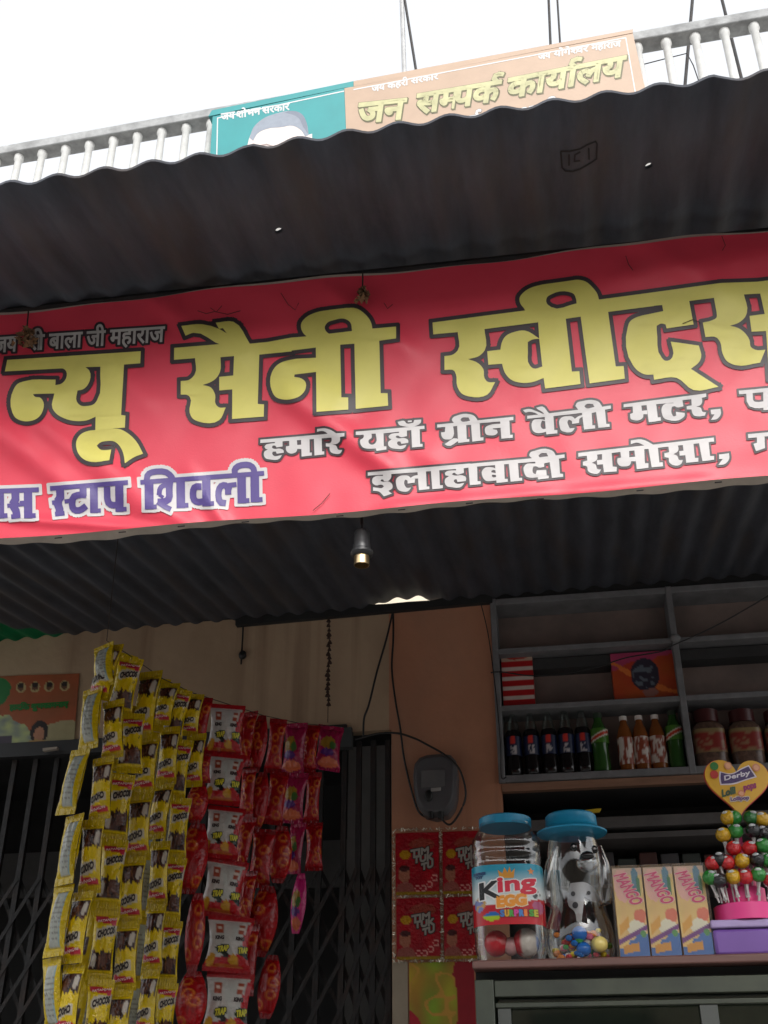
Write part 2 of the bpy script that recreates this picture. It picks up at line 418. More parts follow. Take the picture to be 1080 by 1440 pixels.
def corrugated(keep, zoff=0.0, y0=YF, y1=YW + .03, thick=.006):
    """keep 0: the metal sheet; 1: green strip beside the wall; 2: unseen green field added further left to tint the wall"""
    n = int((XR - XL) / RP * 10); rows = 14
    bm = bmesh.new()
    for lay in (0, 1):
        vv = [[bm.verts.new((XL + (XR - XL) * i / n, y0 + (y1 - y0) * j / rows, rz(XL + (XR - XL) * i / n, y0 + (y1 - y0) * j / rows) + zoff + lay * thick)) for i in range(n + 1)] for j in range(rows + 1)]
        for j in range(rows):
            for i in range(n):
                q = (vv[j][i], vv[j][i + 1], vv[j + 1][i + 1], vv[j + 1][i])
                f = bm.faces.new(q if lay else q[::-1]); f.smooth = True
        if lay == 0: lo = vv
    for i in range(n): bm.faces.new((lo[0][i], lo[0][i + 1], vv[0][i + 1], vv[0][i]))
    d = (qb - qa); nn = Vector((d.y, -d.x, 0)).normalized()
    if nn.dot(Vector((0, 1.8, 0)) - Vector((qa.x, qa.y, 0))) < 0: nn = -nn
    def cut(co, no): bmesh.ops.bisect_plane(bm, geom=bm.verts[:] + bm.edges[:] + bm.faces[:], plane_co=co, plane_no=no, clear_outer=True)
    xc = Vector((qb.x - .03, 0, 0)); X = Vector((1, 0, 0))
    if keep == 0: cut(qa, -nn); cut(xc, -X)
    elif keep == 1: cut(qa, nn); cut(xc, -X)
    else: cut(xc, X)
    return bm
def bmobj(name, bm, mat, parent):
    o_ = worldloc(parent)
    for v in bm.verts: v.co -= o_
    me = bpy.data.meshes.new(name); bm.to_mesh(me); bm.free(); me.materials.append(mat)
    o = bpy.data.objects.new(name, me); C.objects.link(o); o.parent = parent; return o
bmobj('corrugated_panel', corrugated(0), M_roof, roof_root)
# maker's stamp on the underside
st = Shape(); K = crop(780, 190, 7.2)
for pts in ([(60, 165), (150, 165), (260, 140), (330, 100), (415, 65), (430, 90), (425, 240), (370, 280), (260, 345), (180, 370), (110, 365), (75, 330), (60, 165)],
            [(145, 195), (145, 310)], [(260, 170), (205, 200), (200, 265), (260, 260)], [(345, 130), (350, 250)]):
    st.stroke([K(*p) for p in pts], 2.2)
mb = MB(); emit_smooth(mb, st.sub(3), lambda x, y, o: roofpt(x, y, o), .0015)
mb.build('stamp', pmat('stamp_ink', (.02, .02, .022), .8), roof_root)

# green translucent sheet beyond the metal one
gm = bpy.data.materials.new('green_fibreglass'); gm.use_nodes = True; t = gm.node_tree; b = t.nodes['Principled BSDF']
b.inputs['Base Color'].default_value = (.008, .10, .055, 1); b.inputs['Roughness'].default_value = .5
tl = t.nodes.new('ShaderNodeBsdfTranslucent'); tl.inputs[0].default_value = (.008, .15, .08, 1); mx = t.nodes.new('ShaderNodeMixShader'); mx.inputs[0].default_value = .6
t.links.new(b.outputs[0], mx.inputs[1]); t.links.new(tl.outputs[0], mx.inputs[2]); t.links.new(mx.outputs[0], t.nodes['Material Output'].inputs[0])
gr = thing('green_roof_sheet', 'green translucent corrugated roof sheet glowing above the left wall', 'roof', qa)
for kp in (1, 2): bmobj('corrugated_panel', corrugated(kp, .004, YF + (.9 if kp == 1 else 0), YW + .02, .003), gm, gr)  # the wider left panel lies unseen, added to throw green light on the wall

# ------------------------------------------------------------------ shop building
shop = thing('shop_building', 'open fronted sweet shop with cream and orange plaster walls', 'building', (0, YW, .62))
M_cream = pmat('cream_plaster', (.50, .36, .235), .9, 0, .09, 3, .25, 22, stretch=(1.3, 1, .8), stain=(.30, .20, .12, 1), stain_amt=.55, stain_scale=1.7, streak=(.17, .09, .05, 1), streak_amt=.6)
M_orange = pmat('orange_plaster', (.54, .25, .145), .9, 0, .1, 3, .25, 22, stretch=(1.3, 1, .8), stain=(.40, .24, .16, 1), stain_amt=.6, stain_scale=1.9, streak=(.17, .06, .035, 1), streak_amt=.6)
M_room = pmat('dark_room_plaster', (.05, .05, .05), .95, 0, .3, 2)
zfl = .62; zrf = rbase(0, YW)
xg1 = at(551, 1200, YW).x; xp1 = at(705, 1100, YW).x; xL = at(-320, 1000, YW).x; xR = at(1420, 1000, YW).x
zg = at(300, 1040, YW).z
xo = at(547, 950, YW).x
def wbox(x0, x1, z0, z1, y0=YW, y1=YW + .05): return MB().box((x0, y0, z0), (x1, y1, z1))
ztop = at(540, 856, YW).z
wbox(xL, xo, zg, at(200, 880, YW).z + .0).build('front_wall', M_cream, shop)
wbox(xo, xp1, zg, ztop).build('orange_wall', M_orange, shop)
wbox(xg1, xp1, zfl + .002, zg).build('pier', M_orange, shop)
# dark beam along the head of the wall, low where daylight shows through the corrugations
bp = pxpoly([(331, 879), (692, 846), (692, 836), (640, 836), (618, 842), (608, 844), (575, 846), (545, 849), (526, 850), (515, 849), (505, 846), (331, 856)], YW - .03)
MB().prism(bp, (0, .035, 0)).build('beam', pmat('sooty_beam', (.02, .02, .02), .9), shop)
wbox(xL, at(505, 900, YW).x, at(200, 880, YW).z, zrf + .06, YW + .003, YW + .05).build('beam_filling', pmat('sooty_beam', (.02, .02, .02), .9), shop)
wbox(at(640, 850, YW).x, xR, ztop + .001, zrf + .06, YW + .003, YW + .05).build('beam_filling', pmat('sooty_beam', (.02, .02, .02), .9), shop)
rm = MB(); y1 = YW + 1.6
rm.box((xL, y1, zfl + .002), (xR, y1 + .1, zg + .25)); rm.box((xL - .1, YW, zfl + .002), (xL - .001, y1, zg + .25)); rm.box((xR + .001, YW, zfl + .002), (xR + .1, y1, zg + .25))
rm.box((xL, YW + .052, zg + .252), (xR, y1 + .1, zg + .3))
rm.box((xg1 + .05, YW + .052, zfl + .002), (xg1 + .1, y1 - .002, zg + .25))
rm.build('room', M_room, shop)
bz0, bz1 = at(430, 1250, y1).z, at(430, 1185, y1).z
MB().box((xL + .01, y1 - .03, bz0), (xg1, y1 - .002, bz1)).build('ledge', pmat('grey_ledge', (.2, .2, .2), .9), shop)
MB().box((at(488, 1200, YW + .2).x, YW + .2, zfl + .002), (xg1 + .048, YW + .24, zg)).build('inner_panel', pmat('grey_inner_panel', (.22, .22, .21), .8), shop)

# main building behind, with the terrace
un = Vector((math.sin(R(2.8)), math.cos(R(2.8)), 0)); ux = Vector((math.cos(R(2.8)), -math.sin(R(2.8)), 0))
U0 = Vector((0, 6.7, 0))
def up(px, py, back=0.0): return atP(px, py, U0 + un * back, un)
def uz(px, py): return up(px, py).z
zt = uz(540, 300)
rear = thing('main_building', 'tall plastered house behind the shop carrying the railed terrace', 'building', (0, 7, 0))
Mu = Matrix.Translation(U0) @ Matrix((ux, un, Vector((0, 0, 1)))).transposed().to_4x4()
M_wash = pmat('limewash_wall', (.62, .55, .43), .9, 0, .12, 2, .1)
MB().box((-9, .02, 0.004), (9, .3, zt - .16), 0, Mu).build('wall', M_wash, rear)
MB().box((-9.3, -.12, zt - .158), (9.3, 6, zt - .02), 0, Mu).build('terrace_slab', pmat('weathered_concrete', (.4, .39, .37), .95, 0, .2, 5, .3), rear)

# ------------------------------------------------------------------ terrace railing
M_conc = pmat('weathered_concrete_rail', (.36, .365, .365), .95, 0, .25, 9, .35, 30, stain=(.16, .16, .16, 1), stain_amt=.6, stain_scale=7)
M_bal = pmat('whitewashed_baluster', (.66, .66, .64), .9, 0, .12, 12)
iM = Mu.inverted()
def ul(px, py, back=0.0): return iM @ up(px, py, back)
rail = thing('terrace_railing', 'concrete terrace railing with a grey handrail and white round balusters', 'railing', Mu @ Vector((0, 0, zt)))
zh1 = sum(ul(*p).z for p in ((100, 188), (260, 160), (990, 30))) / 3 + .02
th = .11
a0, a1 = -6.0, 6.5
MB().box((a0, 0, zh1 - th), (a1, .16, zh1), 0, Mu).build('handrail', M_conc, rail, bevel=.012)
sp = (ul(1029, 80).x - ul(16, 240).x) / 27.0
xb = ul(16, 240).x - sp * 12
while xb < a1 - .2:
    if xb > a0:
        pr = [(.03, zt - .019), (.032, zt + .1), (.037, (zt + zh1) / 2), (.033, zh1 - th - .07), (.045, zh1 - th - .05), (.045, zh1 - th - .001)]
        m_ = MB().lathe(pr, (xb, .07), 14); m_.v = [Mu @ v for v in m_.v]; m_.build('baluster', M_bal, rail)
    xb += sp

# ------------------------------------------------------------------ political hoarding on the terrace
def ub(px, py, off=0): return atP(px, py, U0 + un * (-.10 - off), un)
hb = thing('hoarding', 'teal and peach office hoarding with Hindi lettering fixed to the terrace railing', 'signboard', ub(600, 280))
M_teal = pmat('teal_flex', (.03, .27, .28), .5, 0, .06, 4); M_peach = pmat('peach_flex', (.44, .31, .22), .5, 0, .07, 3)
dv = un * .06
MB().prism([ub(*p) for p in ((290, 300), (490, 265), (484, 124), (299, 164))], dv).build('teal_panel', M_teal, hb)
MB().prism([ub(*p) for p in ((490.3, 265), (935, 230), (908, 128), (890, 47), (484.3, 124))], dv).build('peach_panel', M_peach, hb)
MB().prism([ub(*p) for p in ((293, 163.5), (484, 123.5), (497, 122), (497, 114), (298, 155))], dv + un * .03).build('folded_edge', M_teal, hb)
MB().prism([ub(*p) for p in ((497.3, 122), (890, 46), (890, 41), (497.3, 114))], dv + un * .03).build('folded_edge', M_peach, hb)
M_whi = pmat('white_ink', (.6, .6, .6), .5, 0, .05)
s_ = Shape().stroke([(303, 300), (306, 166), (484, 128)], 1.6).stroke([(497, 126), (880, 53), (904, 190)], 1.6)
mb = MB(); emit(mb, s_, ub, .0012)
for tk, l, r, d in ((['जय'], (311, 160), (330, 157), (0, 9)), (['शोभन'], (333, 157), (366, 151.5), (0, 9)), (['सरकार'], (369, 151), (407, 145), (0, 9)),
                    (['जय'], (523, 121), (541, 117.5), (0, 8)), (['कहरी'], (545, 117), (574, 111), (0, 8)), (['सरकार'], (578, 110), (616, 103), (0, 8)),
                    (['जय'], (757, 76), (774, 73), (0, 8)), (['योगे', ('half', 'श'), 'वर'], (779, 72), (827, 64), (0, 8)), (['महाराज'], (832, 63), (873, 57), (0, 8))):
    w_ = fit(dev(tk), l, r, d); emit(mb, merge(w_, w_.fat(.5)), ub, .0015)
mb.build('small_lettering', M_whi, hb)
big = []
for tk, l, r, d in ((['जन'], (506, 146), (571, 139), (-4, 27)), (['स', ('half', 'म'), 'पक', ('reph',)], (588, 133), (706, 113), (-4, 27)), (['का', 'र', ('reph',), 'यालय'][0:0] + ['काया', ('reph',), 'लय'], (716, 111), (880, 79), (-4, 27))):
    big.append(fit(dev(tk), l, r, d))
big = merge(*big)
mb = MB(); emit(mb, big.fat(3.1), lambda x, y, o: ub(x + .7, y + .9, o), .0015); mb.build('headline_outline', pmat('olive_ink', (.12, .11, .05), .5), hb)
mb = MB(); emit(mb, merge(big, big.fat(1.7)), ub, .003); mb.build('headline_lettering', pmat('pale_yellow_ink', (.47, .45, .24), .5), hb)
lo = merge(fit(dev(['काया', ('reph',), 'लय']), (632, 168), (703, 157), (-2, 18)), fit(dev(['प', ('ra',), 'भारी']), (712, 157), (786, 142), (-2, 18)))
mb = MB(); emit(mb, lo.fat(1.7), lambda x, y, o: ub(x + .3, y + .3, o), .0015); mb.build('subtitle_outline', pmat('grey_ink', (.25, .2, .18), .5), hb)
mb = MB(); emit(mb, merge(lo, lo.fat(.9)), ub, .003); mb.build('subtitle_lettering', M_whi, hb)
# printed portrait: only the crown of the head shows above the sheet roof
mb = MB()
emit(mb, Shape().poly([(345, 240), (350, 196), (356, 182), (368, 170), (392, 161), (415, 162), (428, 172), (432, 190), (439, 188), (439, 205), (434, 240)]), ub, .002, 0, L(222, 210, 204))
emit(mb, Shape().poly([(351, 194), (356, 180), (368, 168), (390, 159), (408, 156), (424, 160), (431, 172), (434, 190), (429, 192), (424, 184), (412, 177), (395, 179), (376, 181), (362, 188), (356, 198)]), ub, .003, 0, L(140, 148, 160))
emit(mb, Shape().stroke([(364, 205), (375, 203), (384, 206)], 2).stroke([(400, 200), (412, 196), (422, 197)], 2), ub, .003, 0, L(150, 135, 130))
emit(mb, Shape().poly([(400, 158), (408, 156), (424, 160), (431, 172), (433, 188), (426, 178), (420, 166)]), ub, .0035, 0, L(118, 126, 140))
mb.build('portrait', M_card, hb)

# guy wires and pole rising behind
for i, (a, b_, r_, lab, nm) in enumerate((((563, -60), (569.5, 130), .026, 'pale grey pole rising behind the hoarding where teal meets peach', 'pole'),
        ((566, -20), (590, 130), .015, 'dark slanting wire crossing the pale pole behind the hoarding', 'guy_wire'),
        ((769, -60), (777, 130), .014, 'left one of two dark wires close together above the peach hoarding', 'guy_wire'),
        ((780, -60), (792, 130), .011, 'right one of two dark wires close together above the peach hoarding', 'guy_wire'),
        ((979, -60), (958, 180), .017, 'dark wire leaning left behind the right railing balusters', 'guy_wire'),
        ((1008, -30), (1060, 180), .017, 'dark wire leaning right behind the right railing balusters', 'guy_wire'))):
    p, q = up(*a, 1.6), up(*b_, 1.6); q2 = p + (q - p) * ((zt - p.z) / (q.z - p.z)) if q.z < p.z else q
    n_ = MB().tube([p, q2], r_, 8).build(nm, pmat('pale_pole', (.4, .4, .4), .5) if nm == 'pole' else M_dark, None, q2)
    tag(n_, lab, 'pole' if nm == 'pole' else 'wire')
p = [up(x, y, 1.55) for x, y in ((903, 91), (930, 84), (966, 75), (975, 92), (984, 118))]
tag(MB().tube(p, .006, 6).build('thin_wire', M_dark, None, p[0]), 'thin kinked wire strung between the hoarding edge and the leaning wire', 'wire')

# ------------------------------------------------------------------ red shop banner
YB = 1.9
ridges = [((-20, 590), (110, 690), 16, .012), ((60, 600), (210, 720), 13, .010), ((150, 650), (260, 735), 11, .008), ((415, 560), (540, 650), 15, .013), ((330, 470), (470, 560), 14, .007),
          ((-40, 500), (60, 560), 14, .008), ((285, 690), (320, 745), 8, .006), ((560, 712), (760, 694), 7, .005), ((820, 690), (980, 676), 7, .005),
          ((900, 330), (1000, 400), 16, .006), ((480, 420), (560, 480), 12, .006), ((230, 430), (330, 500), 12, .006), ((540, 606), (600, 640), 16, .005), ((30, 730), (200, 742), 6, .005), ((880, 385), (1080, 350), 14, .005), ((120, 470), (200, 560), 14, .004)]
def bdisp(x, y):
    d = .004 * noise.noise(Vector((x * .006, y * .009, 1.3))) + .0025 * noise.noise(Vector((x * .02 + y * .012, y * .02 - x * .008, 4.3)))
    for (x0, y0), (x1, y1), w_, a in ridges:
        vx, vy = x1 - x0, y1 - y0; l2 = vx * vx + vy * vy
        tt = ((x - x0) * vx + (y - y0) * vy) / l2; e = max(0, -tt, tt - 1) * math.sqrt(l2)
        tc = min(1, max(0, tt)); dd = (x - x0 - vx * tt) ** 2 + (y - y0 - vy * tt) ** 2
        sgn = (x - x0) * vy - (y - y0) * vx
        d += 1.35 * a * math.exp(-dd / (1.9 * w_ * w_)) * math.exp(-(e / 30) ** 2)
    return d
def bsurf(x, y, off=0): return at(x, y, YB - bdisp(x, y) - off)
def btop(x): return 441 - .104 * x - .0000035 * x * x + 2.5 * math.sin(x * .011 + 1) + 1.2 * math.sin(x * .037)
def bbot(x): return 757 - .075 * x - .0000055 * x * x + 1.5 * math.sin(x * .017)
ban = thing('shop_banner', 'red flex banner with big yellow Hindi lettering hung under the roof', 'banner', at(540, 720, YB))
def bs(u, v): x = -170 + 1420 * u; return bsurf(x, btop(x) + (bbot(x) - btop(x)) * v)
m_red = pmat('red_flex', (.73, .050, .087), .42, 0, .05, 5, .05, 300, stain=(.70, .07, .11, 1), stain_amt=.35, stain_scale=5)
MB().grid(bs, 520, 150).build('cloth', m_red, ban)
def bs2(u, v):
    x = -170 + 1420 * u; y = bbot(x) + (8 + 4 * math.sin(x * .011) * math.sin(x * .004 + 1) + 1.2 * math.sin(x * .09)) * v
    return at(x, y, YB + .006 + .02 * v - bdisp(x, y))
m_hem = pmat('dusty_white_hem', (.42, .36, .30), .8, 0, .15, 14)
MB().grid(bs2, 260, 4).build('hem', m_hem, ban)
def bs3(u, v): x = -170 + 1420 * u; return at(x, btop(x) - (2.5 + 1.5 * math.sin(x * .013 + 2)) * v + .5, YB + .004)
MB().grid(bs3, 200, 2).build('hem', m_hem, ban)
fr = MB(); fr.tube([at(-170, btop(-170) + 3, YB + .035), at(1250, btop(1250) + 3, YB + .035)], .014, 8); fr.tube([at(-170, bbot(-170) - 1, YB + .045), at(1250, bbot(1250) - 1, YB + .045)], .014, 8)
fr.build('frame_pipe', M_dark, ban)
sta = MB()
for x in (82, 172, 255, 345, 478, 565, 660, 760, 900, 1010):
    y = bbot(x) + 4; p = [at(x - 5, y + .5, YB - .012), at(x + 5, y - .5, YB - .012)]; sta.tube(p, .0014, 5)
sta.build('staple', M_dark, ban)

# title, traced outline by outline
ttl = Shape()
A = crop(0, 480, 4.909)
ttl.poly([A(*p) for p in [(50, 128), (972, 68), (968, 152), (856, 160), (836, 508), (866, 512), (862, 596), (775, 600), (830, 607), (890, 640), (940, 690), (988, 775), (925, 800), (862, 842), (850, 770), (820, 715), (790, 692), (740, 688), (690, 700), (668, 720), (690, 745), (735, 750), (768, 746), (755, 820), (630, 832), (585, 818), (548, 785), (526, 730), (530, 680), (560, 640), (610, 618), (658, 612), (660, 520), (600, 545), (520, 550), (440, 530), (390, 500), (362, 460), (375, 360), (228, 364), (236, 378), (280, 390), (300, 420), (295, 480), (265, 525), (210, 550), (150, 548), (105, 525), (85, 490), (95, 330), (120, 295), (170, 275), (384, 264), (382, 302), (420, 294), (448, 270), (456, 205), (440, 190), (400, 188), (34, 208)]],
         [[A(*p) for p in [(590, 178), (693, 175), (668, 410), (650, 432), (600, 446), (555, 442), (530, 415), (535, 340), (575, 330), (606, 300), (615, 200)]]])
B = crop(230, 430, 6)
for P in ([(150, 170), (325, 155), (600, 290), (640, 345), (500, 335), (250, 228), (185, 252)], [(440, 142), (590, 135), (728, 320), (690, 380), (590, 300), (500, 188), (468, 195)],
          [(90, 355), (515, 320), (725, 320), (880, 305), (1080, 268), (1080, 385), (810, 412), (595, 424), (480, 434), (265, 442), (88, 456)],
          [(265, 430), (480, 425), (475, 560), (440, 615), (395, 645), (330, 668), (400, 690), (435, 750), (440, 830), (465, 855), (525, 858), (470, 965), (300, 978), (245, 950), (220, 900), (222, 770), (205, 755), (145, 750), (145, 635), (215, 625), (262, 580)],
          [(595, 415), (808, 405), (795, 828), (848, 832), (845, 935), (578, 955), (580, 705), (470, 715), (470, 600), (588, 588)]):
    ttl.poly([B(*p) for p in P])
Cc = crop(390, 420, 6)
for P in ([(0, 350), (120, 328), (250, 318), (800, 252), (1002, 235), (1002, 335), (860, 355), (650, 380), (530, 388), (325, 412), (100, 440), (0, 455)],
          [(325, 405), (530, 380), (540, 832), (598, 834), (598, 935), (330, 955)],
          [(328, 498), (328, 618), (145, 640), (142, 660), (200, 672), (235, 700), (238, 760), (205, 810), (130, 845), (60, 852), (-15, 828), (-45, 780), (-45, 620), (-12, 570), (30, 540), (100, 518)],
          [(650, 370), (860, 345), (872, 797), (930, 797), (935, 903), (662, 930)]):
    ttl.poly([Cc(*p) for p in P])
ttl.poly([Cc(*p) for p in [(260, 330), (205, 265), (200, 215), (240, 160), (330, 115), (450, 93), (580, 78), (660, 80), (740, 130), (790, 200), (802, 262), (800, 300), (640, 330)]],
         [[Cc(*p) for p in [(630, 272), (430, 292), (405, 265), (400, 245), (420, 205), (480, 180), (575, 172), (615, 200)]]])
D = crop(600, 380, 5.4); E_ = crop(740, 370, 6)
def e2(p): return E_(*p)
for P in ([(45, 397), (765, 303), (800, 300), (845, 396), (438, 447), (235, 470), (50, 487)],
          [(235, 460), (438, 440), (440, 610), (400, 650), (315, 675), (390, 705), (430, 750), (440, 820), (460, 845), (520, 850), (460, 945), (330, 960), (265, 935), (232, 880), (222, 790), (210, 765), (135, 757), (135, 652), (200, 640), (235, 610)],
          [(460, 615), (560, 603), (570, 550), (600, 500), (660, 470), (745, 458), (858, 520), (800, 528), (768, 545), (768, 590), (785, 725), (810, 745), (882, 730), (895, 815), (800, 850), (720, 855), (640, 830), (595, 780), (572, 710), (468, 718)]):
    ttl.poly([D(*p) for p in P])
ttl.poly([e2(p) for p in [(0, 420), (-20, 380), (-51, 338), (-57, 299), (-18, 243), (49, 204), (138, 180), (360, 149), (440, 140), (500, 155), (560, 205), (600, 260), (615, 308), (690, 420), (330, 470), (0, 505)]],
         [[e2(p) for p in [(425, 340), (210, 370), (170, 330), (175, 290), (215, 262), (360, 243), (400, 260), (420, 300)]]])
for P in ([(610, 308), (1080, 245), (1080, 362), (690, 412), (600, 420)], [(100, 490), (332, 455), (385, 915), (448, 912), (458, 1020), (160, 1058), (146, 965), (110, 640)], [(458, 440), (690, 405), (755, 872), (822, 868), (832, 975), (535, 1015)]):
    ttl.poly([e2(p) for p in P])
Fc = crop(880, 360, 5.4)
for P in ([(-180, 328), (0, 305), (500, 235), (720, 205), (1000, 195), (1250, 165), (1250, 265), (1030, 285), (895, 292), (668, 318), (480, 342), (275, 372), (0, 400), (-150, 420)],
          [(275, 365), (480, 335), (515, 520), (310, 550), (302, 520), (270, 513), (235, 530), (235, 560), (275, 775), (300, 795), (340, 785), (355, 765), (342, 650), (555, 680), (572, 770), (560, 800), (495, 857), (705, 993), (515, 1018), (385, 925), (215, 940), (210, 900), (150, 900), (90, 870), (55, 830), (15, 540), (30, 500), (70, 470), (130, 450), (285, 418)],
          [(668, 312), (895, 284), (920, 430), (905, 465), (860, 505), (790, 530), (850, 545), (910, 590), (940, 640), (950, 690), (980, 710), (1060, 712), (1020, 810), (830, 828), (770, 800), (735, 740), (715, 650), (690, 620), (605, 615), (585, 505), (650, 490), (690, 465), (690, 430)],
          [(1020, 280), (1250, 255), (1290, 800), (1330, 800), (1340, 900), (1090, 930), (1065, 570), (955, 575), (940, 455), (1055, 440)]):
    ttl.poly([Fc(*p) for p in P])
m_ink = pmat('brown_black_ink', (.045, .03, .035), .45); m_yel = pmat('yellow_ink', (.70, .63, .15), .45, 0, .07, 6); m_white = pmat('off_white_ink', (.60, .57, .565), .45, 0, .06, 8)
m_pur = pmat('purple_ink', (.085, .055, .23), .45, 0, .08, 8); m_grey = pmat('pale_grey_ink', (.5, .48, .46), .5)
def on_banner(name, sh, mat, off, Lm=7):
    mb = MB(); emit(mb, sh.sub(Lm), bsurf, off); return mb.build(name, mat, ban)
on_banner('title_outline', ttl.fat(5.6), m_ink, .0016); on_banner('title_lettering', ttl, m_yel, .0026)

def letters(cr, heads, strokes, stems):
    """strokes [(points, width)], stems [(x, y0, y1, width, foot)] in crop pixels"""
    ox, oy, k = cr; f = crop(ox, oy, k); s = Shape()
    for pts, w_ in heads + strokes: s.stroke([f(*p) for p in chaikin(pts, 1)], w_ / k)
    for x, y0, y1, w_, ft in stems:
        s.stroke([f(x, y0), f(x + (y1 - y0) * .012, y1)], w_ / k)
        if ft: s.stroke([f(x - w_ * .1, y1 - ft / 2 - 1), f(x + w_ * .5 + ft * .75, y1 - ft / 2 - 4)], ft / k)
    return s
pur = [
 letters((0, 640, 5.4), [([(-60, 275), (295, 262)], 36), ([(380, 253), (972, 207)], 36)],
  [([(115, 270), (118, 335), (95, 375)], 60), ([(55, 385), (150, 375)], 32), ([(95, 378), (122, 425), (128, 465)], 58), ([(85, 468), (155, 460)], 36), ([(150, 368), (215, 365)], 42),
   ([(455, 255), (458, 320), (435, 352)], 60), ([(395, 362), (470, 352)], 34), ([(432, 355), (452, 410), (452, 448)], 60), ([(418, 448), (490, 440)], 36),
   ([(490, 352), (540, 345)], 32), ([(655, 300), (600, 300), (552, 318), (546, 390), (568, 420), (610, 420), (655, 385)], 50), ([(630, 225), (632, 310)], 54), ([(812, 240), (815, 355), (850, 382), (905, 376)], 50)],
  [(212, 262, 480, 64, 36), (5, 262, 480, 50, 36), (712, 225, 440, 60, 32), (905, 212, 430, 62, 34)]),
 letters((190, 640, 5.4), [([(40, 207), (980, 137)], 36)],
  [([(88, 190), (95, 145), (140, 125), (225, 122), (272, 155), (290, 195)], 46), ([(265, 195), (258, 250), (262, 330), (225, 355), (170, 355)], 52), ([(262, 238), (220, 226), (188, 250), (182, 305)], 38), ([(182, 300), (215, 322)], 26), ([(170, 355), (215, 385), (272, 412)], 38),
   ([(505, 238), (455, 238), (438, 275), (442, 335), (470, 358), (520, 352)], 50), ([(690, 365), (640, 358), (630, 290), (645, 238), (680, 225), (705, 245), (707, 300)], 48), ([(707, 285), (722, 228), (770, 222)], 38),
   ([(758, 140), (755, 105), (790, 77), (860, 70), (898, 95), (907, 140)], 46)],
  [(105, 200, 412, 68, 34), (345, 180, 402, 66, 36), (540, 170, 388, 64, 36), (808, 150, 366, 66, 36), (908, 135, 358, 66, 36)])]
for q in pur: on_banner('address_outline', q.fat(4.6), m_white, .0016); on_banner('address_lettering', q, m_pur, .0026)
def plist(cr, polys):
    f = crop(*cr); o = Shape()
    for P in polys:
        if isinstance(P[0][0], (list, tuple)): o.poly([f(*p) for p in P[0]], [[f(*p) for p in P[1]]])
        else: o.poly([f(*p) for p in P])
    return o
